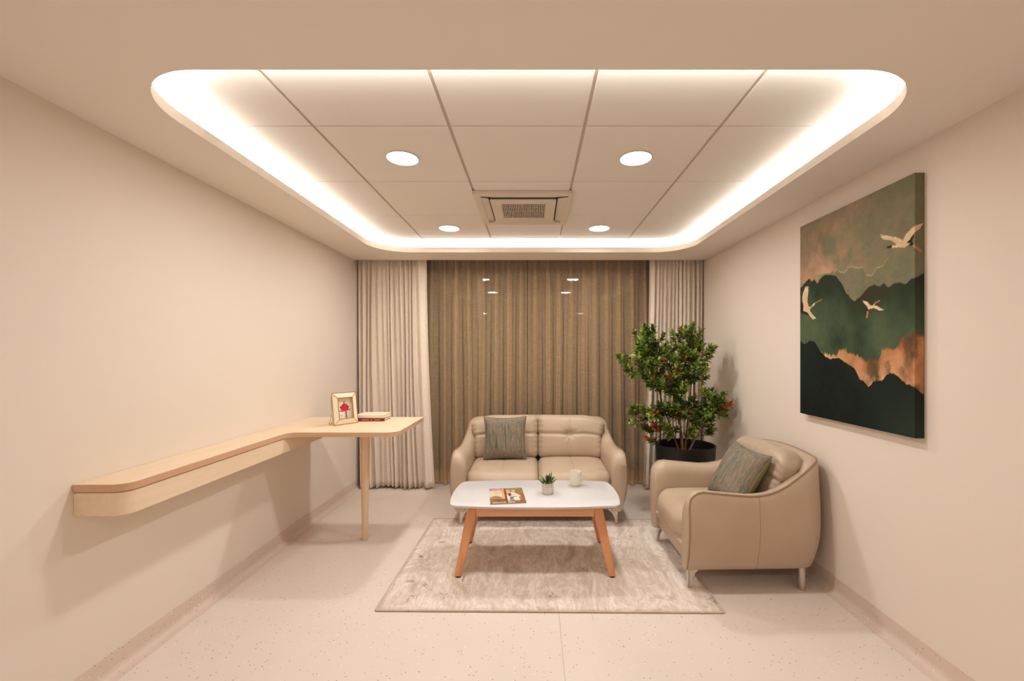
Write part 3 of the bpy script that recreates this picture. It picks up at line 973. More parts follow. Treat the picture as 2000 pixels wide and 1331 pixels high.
# ================================================================== SOFAS
def sofa(name, label, cat, loc, rotz, W, seats):
    root = thing(name, label, cat, loc, rotz, 'taupe leather seating')
    D, R, zb = 0.745, 0.17, 0.112
    taper = 0.012
    # plan path of the outer shell: left arm front -> round the back -> right arm front
    path = []
    half = []
    y = 0.0
    for y in [0.0, 0.006, 0.016, 0.032, 0.055, 0.085, 0.12, 0.17, 0.22, 0.27, 0.32, 0.37, 0.42, 0.47, 0.52, 0.56, 0.59, 0.615]:
        half.append((-W / 2 + taper * (y / D) ** 1.5, y, 1.0, 0.0))
    x_end = half[-1][0]; y_end = half[-1][1]
    R = D - y_end
    for k in range(1, 11):
        a = PI / 2 * k / 10
        half.append((x_end + R * (1 - math.cos(a)), y_end + R * math.sin(a), math.cos(a), -math.sin(a)))
    xm = half[-1][0]
    nb = 6 if seats == 1 else 12
    mids = [(xm + (0 - xm) * k / nb, D, 0.0, -1.0) for k in range(1, nb + 1)]
    left = half + mids
    right = [(-x, y, -nx_, ny_) for (x, y, nx_, ny_) in reversed(left[:-1])]
    full = left + right
    hy = [0.0, 0.006, 0.016, 0.032, 0.055, 0.085, 0.20, 0.32, 0.39, 0.45, 0.52, 0.58, 0.64, 0.70, 0.73, 0.745]
    hz = [0.455, 0.475, 0.496, 0.514, 0.527, 0.532, 0.520, 0.510, 0.512, 0.525, 0.557, 0.594, 0.634, 0.668, 0.680, 0.686]
    def Hof(x, y):
        h = interp(y, hy, hz)
        if y >= D - 1e-6:
            h = 0.686 + 0.014 * (1 - (abs(x) / abs(xm)) ** 2)
        return h
    def o_of(z, c=0.42):
        if z < 0.34: return 0.045 * ((0.34 - z) / 0.228) ** 2
        return c * (z - 0.34) ** 2
    TH = 0.115
    def lean_c(ny_): return 0.42 - 0.34 * abs(ny_)
    def section(h, c):
        pts = []
        zs = [zb, zb + 0.012, 0.16, 0.22, 0.28, 0.34, 0.40]
        zs = [z for z in zs] + [0.40 + (h - 0.016 - 0.40) * t for t in (0.35, 0.7, 1.0)]
        for i, z in enumerate(zs):
            o = o_of(z, c)
            if i == 0: o += 0.012
            pts.append((o, z))
        ot = o_of(h, c)
        pts += [(ot + 0.003, h - 0.006), (ot + 0.012, h - 0.001), (ot + 0.032, h + 0.001), (ot + 0.055, h - 0.006), (ot + 0.075, h - 0.022), (ot + 0.090, h - 0.048), (ot + 0.098, h - 0.085)]
        zi = h - 0.085
        for t in (0.33, 0.66, 1.0):
            pts.append((max(TH, ot + 0.098) * t + (ot + 0.098) * (1 - t), zi + (0.18 - zi) * t))
        pts.append((TH, zb))
        return pts
    verts, faces = [], []
    ns = None
    rings = []
    for idx, (x, y, nx_, ny_) in enumerate(full):
        h = Hof(x, y)
        sec = section(h, lean_c(ny_))
        ns = len(sec)
        co = sum(p[0] for p in sec) / ns; cz = sum(p[1] for p in sec) / ns
        d = min(idx, len(full) - 1 - idx)
        k = {0: 0.84, 1: 0.93, 2: 0.975}.get(d, 1.0)
        for (o, z) in sec:
            o2 = co + (o - co) * k; z2 = z if z < 0.2 else cz + (z - cz) * (k * 0.3 + 0.7)
            verts.append((x + nx_ * o2, y + ny_ * o2, z2))
    m = len(full)
    for i in range(m - 1):
        for k in range(ns):
            l = (k + 1) % ns
            faces.append((i * ns + k, i * ns + l, (i + 1) * ns + l, (i + 1) * ns + k))
    faces.append(tuple(range(ns))); faces.append(tuple((m - 1) * ns + k for k in range(ns)))
    o = mesh('shell', verts, faces, M['leather'], root)
    auto_smooth(o, 60)
    # piping: up each arm front, along the rim
    pl = []
    x0, y0, _, _ = full[2]
    for z in (0.125, 0.18, 0.24, 0.30, 0.36, 0.42, 0.46):
        pl.append((x0 + o_of(z) + 0.004, 0.009, z))
    rimp = []
    for i in range(2, m - 2):
        x, y, nx_, ny_ = full[i]
        h = Hof(x, y)
        o_ = o_of(h, lean_c(ny_)) + 0.004
        rimp.append((x + nx_ * o_, y + ny_ * o_, h - 0.003))
    pr = [(-p[0], p[1], p[2]) for p in reversed(pl)]
    tube('piping', pl + rimp + pr, 0.0048, M['piping'], root, 8)
    # vertical panel seam on each outer side
    for s in (-1, 1):
        pts = []
        yy = 0.37
        for z in (0.115, 0.16, 0.22, 0.28, 0.34, 0.40, 0.46, 0.505):
            xo = -W / 2 + taper * (yy / D) ** 1.5 + o_of(z) - 0.0003
            pts.append((-s * xo, yy, z))
        tube('side_seam', pts, 0.0014, M['piping'], root, 5)
    # base under the cushions
    iw = W / 2 - 0.104
    v, f = rbox_geo(iw, 0.32, 0.06, 0.025, 6, 3)
    v = [(p.x, p.y + 0.345 - 0.03 * max(0, (p.z / 0.06)) * (1 if p.y < -0.2 else 0), p.z + 0.172) for p in v]
    auto_smooth(mesh('seat_base', v, f, M['leather'], root, merge=True), 60)
    # seat cushions
    cw = 2 * iw / seats
    for i in range(seats):
        cx = -iw + cw * (i + 0.5)
        def dsp(q, nrm, u, vv, w):
            k = Vector((0, 0, 0))
            if nrm.z > 0.3:
                crown = 0.026 * (1 - u ** 4) * (1 - (abs(vv)) ** 4)
                seam = -0.004 * math.exp(-(u / 0.03) ** 2)
                k.z += (crown + seam) * nrm.z
            if nrm.y < -0.3:
                k.y -= 0.022 * (1 - u ** 4) * (1 - w ** 2) - 0.006 * math.exp(-((w + 0.45) / 0.1) ** 2)
            if abs(nrm.x) > 0.5: k.x -= nrm.x * 0.002
            return k
        v, f = rbox_geo(cw / 2 + 0.002, 0.285, 0.088, 0.045, 22, 5, dsp)
        # front corners of the outer edges are rounded in plan
        def pl_(p):
            x, y, z = p.x, p.y, p.z
            y += 0.300 - 0.006
            side = (cx + x) / iw
            if y < 0.10:
                y += 0.05 * max(0, abs(side) - 0.55) ** 2 / 0.2
            return (cx + x, y, z + 0.282)
        auto_smooth(mesh('seat_cushion', [pl_(p) for p in v], f, M['leather'], root, merge=True), 70)
        tube('cushion_seam', [(cx, 0.03 + 0.5 * t, 0.282 + 0.088 + 0.026 * (1 - ((0.03 + 0.5 * t - 0.294) / 0.285) ** 4) - 0.0042) for t in [k / 12 for k in range(1, 13)]], 0.0012, M['piping'], root, 5)
    # back cushions, tufted at the crossing of two seams
    bw = (2 * iw - 0.01) / seats
    for i in range(seats):
        cx = -iw + 0.005 + bw * (i + 0.5)
        def dsp(q, nrm, u, vv, w):
            k = Vector((0, 0, 0))
            if nrm.y < -0.2:
                w0 = w - 0.12
                puff = 0.034 * (1 - abs(u) ** 3.5) * (1 - abs(w) ** 3.5)
                g1 = 0.012 * math.exp(-(w0 / 0.075) ** 2)
                g2 = 0.008 * math.exp(-(u / 0.045) ** 2)
                pin = 0.024 * math.exp(-((u / 0.16) ** 2 + (w0 / 0.18) ** 2))
                # small gathers running into the tuft
                th = math.atan2(w0 * 0.7, u)
                rad = math.hypot(u, w0 * 0.7)
                wr = 0.004 * math.sin(th * 9) * math.exp(-((rad - 0.16) / 0.1) ** 2)
                edge = 0.0035 * math.sin(w * 26) * max(0, abs(u) - 0.8) / 0.2
                k.y -= (puff - g1 - g2 - pin + wr + edge)
            if abs(nrm.x) > 0.3:
                k.x -= nrm.x * 0.006 * math.exp(-((w - 0.12) / 0.06) ** 2)
            return k
        v, f = rbox_geo(bw / 2 + 0.001, 0.062, 0.178, 0.045, 30, 5, dsp)
        lean = math.radians(11)
        Rm = Matrix.Rotation(-lean, 3, 'X')
        out = []
        for p in v:
            q = Rm @ p
            x = (cx + q.x) * (1 + (0.085 if seats == 2 else 0.16) * max(0.0, p.z / 0.178))
            side = abs(x) / iw / (1 + (0.085 if seats == 2 else 0.16) * max(0.0, p.z / 0.178))
            drop = 0.05 * max(0, side - 0.62) ** 2 / 0.14 * max(0, p.z / 0.178 + 0.2)
            out.append((x, q.y + 0.575 - 0.03 * max(0, side - 0.7) ** 2 / 0.09, q.z + 0.54 - drop))
        auto_smooth(mesh('back_cushion', out, f, M['leather'], root, merge=True), 70)
    # feet: bracket blades in front, round tubes behind
    for s in (-1, 1):
        fx = s * (W / 2 - 0.075)
        t = 0.006
        pts = [(-0.045, zb + 0.012), (0.030, zb + 0.012), (0.030, 0.0118), (0.015, 0.0118), (0.008, 0.055), (-0.010, 0.092)]
        bm = bmesh.new()
        a = [bm.verts.new((fx + t, 0.055 - px_, pz)) for px_, pz in pts]
        b = [bm.verts.new((fx - t, 0.055 - px_, pz)) for px_, pz in pts]
        bm.faces.new(a); bm.faces.new(list(reversed(b)))
        for q in range(len(pts)):
            r = (q + 1) % len(pts)
            bm.faces.new((a[q], b[q], b[r], a[r]))
        # second wing of the bracket, turned along the front
        a2 = [bm.verts.new((fx + s * 0.0 - s * (0.0 - px_) - s * 0.024, 0.025 + t, pz)) for px_, pz in pts]
        b2 = [bm.verts.new((fx + s * px_ - s * 0.024, 0.025 - t * 0.2, pz)) for px_, pz in pts]
        bm.faces.new(a2); bm.faces.new(list(reversed(b2)))
        for q in range(len(pts)):
            r = (q + 1) % len(pts)
            bm.faces.new((a2[q], b2[q], b2[r], a2[r]))
        lo = bm_obj('front_foot', bm, M['chrome'], root, 0.001, 1)
        lathe('rear_foot', [(0.019, 0.0), (0.020, 0.003), (0.020, zb + 0.012)], M['chrome'], root, 20, fx, D - 0.12)
    return root
sofa('loveseat', 'taupe leather two-seat sofa with tufted back in front of the curtains', 'sofa', (0.033, 3.035, 0), 0.0, 1.275, 2)
sofa('armchair', 'taupe leather armchair with curved arms against the right wall', 'armchair', (0.782, 2.512, 0), math.radians(-90.0 + 0.5), 0.705, 1)

# ================================================================== THROW PILLOWS
def pillow(name, label, loc, rot, S, th, seed):
    root = thing(name, label, 'cushion', loc, 0, 'green woven throw cushions')
    root.rotation_euler = rot
    n = 36
    rs = random.Random(seed)
    ph = [rs.uniform(0, 6.28) for _ in range(6)]
    def pt(u, v, side):
        e = max(abs(u), abs(v))
        pin = 0.09
        x = u * (1 - pin * (1 - v * v)); z = v * (1 - pin * (1 - u * u))
        t = max(0.0, (1 - u ** 4) * (1 - v ** 4)) ** 0.55
        t *= 1 + 0.05 * math.sin(5 * u + ph[0]) * math.sin(4 * v + ph[1])
        # creases at two sides
        t -= 0.10 * math.exp(-((v + 0.18) / 0.06) ** 2) * max(0, u - 0.45)
        t -= 0.18 * math.exp(-((v + 0.78) / 0.09) ** 2) * max(0, u - 0.45)
        t = max(t, 0)
        return (x * S / 2, -side * t * th / 2, z * S / 2 + S / 2)
    for side, nm, mt in ((1, 'front_cover', M['pillow']), (-1, 'back_cover', M['pillow_back'])):
        v, f = [], []
        for j in range(n + 1):
            for i in range(n + 1):
                u = math.sin(PI / 2 * (2 * i / n - 1)); w = math.sin(PI / 2 * (2 * j / n - 1))
                x, y, z = pt(u, w, side)
                if side == 1: y -= 0.0
                v.append((x, y, z))
        for j in range(n):
            for i in range(n):
                a = j * (n + 1) + i
                f.append((a, a + 1, a + n + 2, a + n + 1))
        mesh(nm, v, f, mt, root, smooth=True)
    ring = []
    for k in range(4):
        for i in range(12):
            t = math.sin(PI / 2 * (2 * i / 12 - 1))
            u, w = ((t, -1), (1, t), (-t, 1), (-1, -t))[k]
            ring.append(pt(u, w, 1))
    tube('edge_seam', ring, 0.0028, M['pillow_back'], root, 6, True)
    return root
pillow('throw_pillow', 'grey-green striped cushion leaning on the left side of the two-seat sofa', (-0.232, 3.395, 0.392), (math.radians(-13), 0, math.radians(3)), 0.345, 0.12, 1)
pillow('throw_pillow', 'grey-green striped cushion leaning in the armchair', (1.085, 2.445, 0.398), (math.radians(-31), math.radians(2), math.radians(-85)), 0.345, 0.13, 2)

# ================================================================== COFFEE TABLE
TX, TY, THT = 0.006, 2.557, 0.407
tb = thing('coffee_table', 'low coffee table with white rounded top and splayed orange wood legs', 'table', (TX, TY, 0))
RUGZ = 0.0118
# barrel-shaped top
out = []
A, B = 0.493, 0.248
corner = 0.085
def bowed():
    P = []
    xs = [(-0.440 + 0.880 * k / 16) for k in range(17)]
    for x in xs: P.append((x, -0.222 - 0.026 * (1 - (x / 0.44) ** 2)))
    # right side, corner by Bezier
    def bez(a, b, c, n=8):
        return [((1 - t) ** 2 * a[0] + 2 * t * (1 - t) * b[0] + t * t * c[0], (1 - t) ** 2 * a[1] + 2 * t * (1 - t) * b[1] + t * t * c[1]) for t in [k / n for k in range(1, n)]]
    P += bez((0.440, -0.222), (0.474, -0.214), (0.478, -0.170), 5)
    for k in range(13):
        y = -0.170 + 0.340 * k / 12
        P.append((0.478 + 0.014 * (1 - (y / 0.17) ** 2) , y))
    P += bez((0.478, 0.170), (0.470, 0.216), (0.440, 0.222), 5)
    for x in reversed(xs): P.append((x, 0.222 + 0.026 * (1 - (x / 0.44) ** 2)))
    P += bez((-0.440, 0.222), (-0.470, 0.216), (-0.478, 0.170), 5)
    for k in range(13):
        y = 0.170 - 0.340 * k / 12
        P.append((-0.478 - 0.014 * (1 - (y / 0.17) ** 2), y))
    P += bez((-0.478, -0.170), (-0.474, -0.214), (-0.440, -0.222), 5)
    return P
prof = bowed()
def inset(P, k): return [(x * (1 - k / 0.49), y * (1 - k / 0.24)) for x, y in P]
rings = [(inset(prof, 0.016), THT - 0.020), (inset(prof, 0.002), THT - 0.007), (prof, THT - 0.005), (prof, THT - 0.003), (inset(prof, 0.0012), THT - 0.001), (inset(prof, 0.003), THT)]
v, f = [], []
n = len(prof)
for P, z in rings: v += [(x, y, z) for x, y in P]
for i in range(len(rings) - 1):
    for k in range(n):
        l = (k + 1) % n
        f.append((i * n + k, i * n + l, (i + 1) * n + l, (i + 1) * n + k))
f.append(tuple(reversed(range(n)))); f.append(tuple((len(rings) - 1) * n + k for k in range(n)))
auto_smooth(mesh('table_top', v, f, M['table_white'], tb), 40)
ZB, ZA = 0.327, THT - 0.0205
LXT, LYT, LXB, LYB = 0.350, 0.150, 0.424, 0.214     # leg centre at the top and at the floor
for s in (-1, 1):
    yy = s * 0.150
    box('long_rail', -0.330, 0.330, yy - 0.011 + s * 0.016, yy + 0.011 + s * 0.016, ZB, ZA, M['beech_x'], tb, 0.0015, 1)
    xx = s * 0.350
    box('short_rail', xx - 0.010, xx + 0.010, -0.130, 0.130, ZB, ZA, M['beech_x'], tb, 0.0015, 1)
for sx in (-1, 1):
    for sy in (-1, 1):
        bm = bmesh.new()
        prev = None
        rings = []
        for t, w, d in ((0.0, 0.027, 0.024), (0.2, 0.027, 0.024), (0.6, 0.0235, 0.021), (1.0, 0.0175, 0.0165)):
            cx = sx * (LXT + (LXB - LXT) * t); cy = sy * (LYT + (LYB - LYT) * t); z = ZA + (RUGZ + 0.006 - ZA) * t
            rings.append([bm.verts.new((cx + a * w, cy + b * d, z)) for a, b in ((-1, -1), (1, -1), (1, 1), (-1, 1))])
        for a, b in zip(rings[:-1], rings[1:]):
            for k in range(4):
                l = (k + 1) % 4
                bm.faces.new((a[k], a[l], b[l], b[k]))
        bm.faces.new(rings[0]); bm.faces.new(list(reversed(rings[-1])))
        lg = bm_obj('leg', bm, M['beech_z'], tb, 0.006, 3)
        ft = lathe('rubber_foot', [(0.0135, RUGZ), (0.0145, RUGZ + 0.002), (0.0145, RUGZ + 0.007)], M['rubber'], lg, 16, sx * LXB, sy * LYB)

# ================================================================== THINGS ON THE COFFEE TABLE
def text_mesh(name, s, size, mat, parent, loc, rot=(0, 0, 0), sx=1.0):
    cu = bpy.data.curves.new(name, 'FONT'); cu.body = s; cu.size = size; cu.extrude = 0.0
    cu.resolution_u = 3
    tmp = bpy.data.objects.new(name + '_tmp', cu); COL.objects.link(tmp)
    bpy.context.view_layer.update()
    me = bpy.data.meshes.new_from_object(tmp.evaluated_get(bpy.context.evaluated_depsgraph_get()))
    bpy.data.objects.remove(tmp); bpy.data.curves.remove(cu)
    me.name = name
    me.materials.clear()
    o = link(name, me, mat, parent)
    o.location = loc; o.rotation_euler = rot; o.scale = (sx, 1, 1)
    return o

mg = thing('magazine', 'glossy magazine with red masthead and cover photographs on the coffee table', 'magazine', (-0.158, 2.484, THT), math.radians(7.5))
MW, MH, MT = 0.200, 0.270, 0.0045
box('pages', -MW / 2 + 0.001, MW / 2 - 0.0015, -MH / 2 + 0.001, MH / 2 - 0.001, 0.0, MT - 0.0006, M['paper'], mg)
nu, nv = 110, 140
U, V = np.meshgrid(np.linspace(0, 1, nu), np.linspace(0, 1, nv))
col = np.zeros((nv, nu, 4)); col[..., 3] = 1
n1 = vnoise(0, 0, U, V, 7, 5, 5, 6); n2 = vnoise(0, 0, U, V, 8, 5, 8, 8)
def mixp(mask, c0, c1, f):
    a = np.array(c0[:3]); b = np.array(c1[:3])
    ff = np.clip(f, 0, 1)[..., None]
    col[mask, :3] = (a * (1 - ff) + b * ff)[mask]
ALL = np.ones(U.shape, bool)
mixp(ALL, lin(96, 84, 72), lin(120, 104, 88), n1)
L_ = U < 0.46
mixp(L_, lin(198, 186, 158), lin(232, 212, 180), n1 * 1.4 - 0.2)
mixp(L_ & (V < 0.40 + 0.10 * (n2 - 0.5) + 0.10 * np.sin(U * 9)), lin(150, 98, 56), lin(196, 150, 100), n2 * 1.5 - 0.3)
mixp(L_ & (U > 0.33 + 0.05 * n2) & (V > 0.22), lin(202, 134, 84), lin(232, 176, 122), n1 * 1.5 - 0.3)
mixp(L_ & (V < 0.27 + 0.05 * n2), lin(96, 66, 40), lin(150, 110, 74), n2 * 1.6 - 0.3)
mixp((U >= 0.435) & (U < 0.485), lin(88, 70, 62), lin(112, 92, 80), n1)
R_ = U >= 0.485
mixp(R_, lin(116, 84, 48), lin(160, 134, 70), n1 * 1.8 - 0.4)
mixp(R_ & (V > 0.90), lin(120, 112, 106), lin(150, 140, 134), n1)
mixp(R_ & (U > 0.86) & (V < 0.55) & (V > 0.25), lin(150, 62, 46), lin(190, 98, 76), n1)
body = in_poly(U, V, [(0.50, 0.16), (0.50, 0.60), (0.60, 0.56), (0.62, 0.72), (0.70, 0.72), (0.80, 0.60), (0.90, 0.45), (0.92, 0.30), (0.84, 0.14)])
mixp(body, lin(206, 192, 172), lin(246, 236, 220), n1 * 2 - 0.5)
mixp(body & (n2 > 0.55) & (V < 0.42) & (U > 0.56), lin(110, 96, 96), lin(150, 134, 130), n1)
mixp(in_poly(U, V, [(0.50, 0.62), (0.49, 0.84), (0.55, 0.88), (0.62, 0.86), (0.63, 0.66), (0.58, 0.60)]), lin(214, 138, 100), lin(236, 170, 132), n1)
mixp(in_poly(U, V, [(0.52, 0.60), (0.62, 0.66), (0.63, 0.52), (0.575, 0.42)]), lin(84, 58, 44), lin(104, 76, 60), n1)
mixp(in_poly(U, V, [(0.66, 0.68), (0.66, 0.88), (0.78, 0.86), (0.76, 0.70)]), lin(176, 152, 98), lin(206, 186, 130), n1)
mixp((V < 0.05), lin(92, 72, 58), lin(128, 100, 80), n1)
mixp((U < 0.44) & (V > 0.87) & (U > 0.01), lin(176, 24, 52), lin(196, 40, 68), n1)
verts = [(-MW / 2 + MW * U[j, i], -MH / 2 + MH * V[j, i], MT) for j in range(nv) for i in range(nu)]
faces = [(j * nu + i, j * nu + i + 1, (j + 1) * nu + i + 1, (j + 1) * nu + i) for j in range(nv - 1) for i in range(nu - 1)]
cov = mesh('front_cover', verts, faces, M['print'], mg, recalc=False)
set_colors(cov.data, col)
text_mesh('masthead_lettering', 'WORLD', 0.034, M['letter_white'], mg, (-0.090, MH / 2 - 0.030, MT + 0.0003), sx=0.62)
text_mesh('masthead_lettering', 'I', 0.034, M['letter_white'], mg, (-0.022, MH / 2 - 0.030, MT + 0.0003), sx=0.9)
text_mesh('headline_lettering', 'ADIYA SEA', 0.030, M['letter_white'], mg, (-0.088, -MH / 2 + 0.010, MT + 0.0003), sx=0.88)

sp = thing('succulent_pot', 'small succulent in a white cylinder pot on the coffee table', 'plant', (0.082, 2.535, THT))
lathe('pot', [(0.0, 0.0), (0.030, 0.0), (0.0345, 0.005), (0.036, 0.012), (0.036, 0.066), (0.0345, 0.068), (0.0325, 0.066), (0.0325, 0.056)], M['stoneware'], sp, 36)
lathe('soil', [(0.0325, 0.050), (0.0325, 0.057), (0.015, 0.059), (0.0, 0.0595)], M['soil'], sp, 24)
def spike(name, ln_, wd):
    v, f = [], []
    m = 7
    for i in range(m + 1):
        t = i / m
        w = wd * (math.sin(PI * min(0.98, 0.22 + 0.78 * t)) ** 0.7) if t < 1 else 0.0003
        c = 0.012 * t * t
        for a in range(6):
            th = 2 * PI * a / 6
            v.append((w * math.cos(th), c + 0.42 * w * math.sin(th), ln_ * t))
    for i in range(m):
        for a in range(6):
            b = (a + 1) % 6
            f.append((i * 6 + a, i * 6 + b, (i + 1) * 6 + b, (i + 1) * 6 + a))
    f.append(tuple(reversed(range(6)))); f.append(tuple(m * 6 + a for a in range(6)))
    me = bpy.data.meshes.new(name); me.from_pydata(v, [], f)
    me.polygons.foreach_set('use_smooth', [True] * len(me.polygons))
    return me
sA, sB, sC = spike('leaf', 0.052, 0.0085), spike('leaf', 0.044, 0.0075), spike('leaf', 0.062, 0.008)
sA.materials.append(M['succulent']); sB.materials.append(M['succulent']); sC.materials.append(M['succulent_dark'])
rs = random.Random(12)
for i in range(26):
    ring = 0 if i < 5 else (1 if i < 14 else 2)
    a = i * 2.399 + rs.uniform(-0.2, 0.2)
    r = (0.004, 0.014, 0.024)[ring]
    o = link('leaf', (sC, sA, sB)[ring], None, sp)
    o.location = (r * math.cos(a), r * math.sin(a), 0.055)
    lean = (0.10, 0.30, 0.62)[ring] + rs.uniform(-0.12, 0.12)
    o.rotation_euler = ((Matrix.Rotation(a - PI / 2, 3, 'Z') @ Matrix.Rotation(-lean, 3, 'X'))).to_euler()
    s = rs.uniform(0.85, 1.15)
    o.scale = (s, s, s)
o = link('flower_stalk', spike('flower_stalk', 0.075, 0.004), M['succulent_dark'], sp)
o.location = (0.014, 0.0, 0.056); o.rotation_euler = (0.05, 0.12, 0)

mug = thing('mug', 'pale cream ceramic mug with a handle on the coffee table', 'mug', (0.263, 2.690, THT))
lathe('cup', [(0.0, 0.0), (0.026, 0.0), (0.030, 0.003), (0.0335, 0.016), (0.0365, 0.05), (0.0385, 0.088), (0.0378, 0.0895), (0.0365, 0.088), (0.0345, 0.05), (0.031, 0.018), (0.024, 0.008), (0.0, 0.007)], M['ceramic'], mug, 40)
hp = []
for k in range(13):
    a = PI / 2 - PI * k / 12
    hp.append((0.035 + 0.026 * math.cos(a) - 0.004 * (k / 12), 0.006 * math.cos(a), 0.047 + 0.024 * math.sin(a)))
tube('handle', hp, 0.0042, M['ceramic'], mug, 10)

# ================================================================== PAINTING
PX0, PY0, PY1, PZ0, PZ1 = 1.521, 2.428, 1.697, 0.902, 1.964
pt_ = thing('canvas_painting', 'large canvas print of flying cranes over green mountains on the wall', 'painting', (XR - 0.0195, (PY0 + PY1) / 2, PZ0))
ox, oy, oz = pt_.location
WF = PY0 - PY1; WT = WF + (XR - 0.002 - PX0); HF = PZ1 - PZ0
nu, nv = 300, 400
ss = np.linspace(0, WT, nu); kk = int(np.argmin(np.abs(ss - WF))); ss[kk] = WF
S, Z = np.meshgrid(ss, np.linspace(0, HF, nv))
# ridge lines measured on the print: (s along the canvas, z above its lower edge)
def za(x, y):   # first reading grid
    px_, py_ = 1560 + x * 0.18031, 400 + y * 0.18031
    return px_, py_
def zb_(x, y):
    return 1560 + x * 0.17276, 640 + y * 0.17276
def to_sz(p):
    x, y = p
    Y = 830 * PX0 / (x - 1043.0)
    if Y < PY1:
        X = (x - 1043.0) * PY1 / 830; Y = PY1; s = WF + X - PX0
    else:
        s = PY0 - Y
    return s, CAM_H - (y - 691.5) * Y / 830 - PZ0
def line_a(l): return [to_sz(za(*p)) for p in l]
def line_b(l): return [to_sz(zb_(*p)) for p in l]
def ridge(pts, jag, seed):
    pts = sorted(pts)
    r = np.interp(ss, [p[0] for p in pts], [p[1] for p in pts])
    rs = np.random.RandomState(seed)
    nz = np.interp(ss, np.linspace(0, WT, 90), rs.randn(90)) * jag
    return (r + nz)[None, :]
r1 = ridge(line_a([(20,900),(60,850),(110,800),(145,825),(170,808),(205,850),(235,795),(300,755),(400,762),(450,830),(520,960),(600,1052),(680,975),(760,890),(815,865),(875,885),(915,860),(980,885),(1070,832),(1150,862),(1220,800),(1255,790),(1350,745)]), 0.0025, 1)
r0 = ridge(line_a([(20,800),(330,725),(440,720),(490,735),(530,690),(580,665),(640,685),(690,670),(740,765),(800,750),(850,670),(900,662),(980,560),(1010,530),(1250,500),(1350,480)]), 0.003, 2)
r2 = ridge(line_b([(30,160),(70,185),(125,145),(185,165),(240,260),(300,325),(360,357),(450,335),(500,375),(560,410),(635,460),(690,590),(740,610),(788,668),(850,610),(890,597),(940,600),(985,545),(1030,512),(1080,525),(1120,550),(1170,595),(1220,640),(1260,645),(1320,685),(1420,750)]), 0.0015, 3)
rc = ridge(line_b([(30,165),(70,190),(125,150),(185,170),(240,262),(300,290),(350,305),(420,280),(470,230),(530,215),(560,270),(640,300),(700,320),(760,370),(850,375),(900,372),(925,300),(940,240),(1010,230),(1090,220),(1140,150),(1200,90),(1270,70),(1340,60),(1420,75)]), 0.004, 4)
Un, Vn = S / WT, Z / HF
nA = vnoise(0, 0, Un, Vn, 31, 6, 4, 4); nB = vnoise(0, 0, Un, Vn, 32, 6, 7, 7); nC = vnoise(0, 0, Un, Vn, 33, 5, 12, 8); nD = vnoise(0, 0, Un, Vn, 34, 5, 3, 3)
col = np.zeros((nv, nu, 4)); col[..., 3] = 1
def c3(*a): return np.array(lin(*a)[:3])
def blend(a, b, f): f = np.clip(f, 0, 1)[..., None]; return a * (1 - f) + b * f
sky = blend(c3(124, 118, 92), c3(154, 128, 100), (nA - 0.32) * 2.6)
warm = np.exp(-(((S - 0.16) / 0.26) ** 2 + ((Z - 0.80) / 0.22) ** 2))
sky = blend(sky, c3(190, 146, 116), warm * np.clip((nB - 0.38) * 3.2, 0, 1))
sky = blend(sky, c3(186, 156, 130), np.exp(-(((S - 0.24) / 0.10) ** 2 + ((Z - 0.70) / 0.07) ** 2)) * (0.4 + nB))
sky = blend(sky, c3(112, 110, 82), np.clip((S - 0.42) * 2.2, 0, 0.8) * (0.5 + nD))
C = sky
pale = blend(c3(112, 112, 84), c3(128, 122, 94), (nA - 0.3) * 2)
mask0 = np.clip((r0 - Z) / 0.003, 0, 1) * np.clip((S - 0.10) / 0.10, 0, 1)
C = blend(C, pale, mask0 * 0.85)
edge = np.exp(-((r0 - Z - 0.002) / 0.0025) ** 2) * np.clip((S - 0.12) / 0.1, 0, 1) * np.clip((0.62 - S) / 0.05, 0, 1) * (nC > 0.45)
C = blend(C, c3(206, 172, 138), edge * 0.7)
grn = blend(c3(34, 52, 36), c3(80, 92, 66), (nA - 0.36) * 3.0 + np.clip((r1 - Z - 0.10) / 0.5, 0, 0.6))
dk = np.exp(-((r1 - Z) / 0.11) ** 2)
grn = blend(grn, c3(38, 46, 32), dk * 0.9)
brn = np.exp(-(((S - 0.50) / 0.09) ** 2)) * np.exp(-((r1 - Z) / 0.05) ** 2)
grn = blend(grn, c3(60, 48, 32), brn)
C = blend(C, grn, np.clip((r1 - Z) / 0.003, 0, 1))
cop = blend(c3(150, 84, 44), c3(216, 160, 114), (nB - 0.32) * 2.8)
low = np.clip(1 - (Z - r2) / 0.12, 0, 1)
cop = blend(cop, c3(226, 174, 128), low * (0.35 + 0.5 * nA))
cop = blend(cop, c3(66, 62, 42), np.clip((nC - 0.50) * 5, 0, 1) * np.clip((S - 0.30) * 4, 0.15, 0.9))
cm = np.clip((rc + (nC - 0.5) * 0.05 - Z) / 0.012, 0, 1)
C = blend(C, cop, cm)
drk = blend(c3(16, 20, 17), c3(28, 40, 33), (nA - 0.3) * 1.6 + (S - 0.2) * 0.7)
drk = blend(drk, c3(56, 70, 50), np.clip((S - 0.5) * 2.5, 0, 1) * np.clip(1 - Z / 0.22, 0, 1) * 0.8)
C = blend(C, drk, np.clip((r2 - Z) / 0.002, 0, 1))
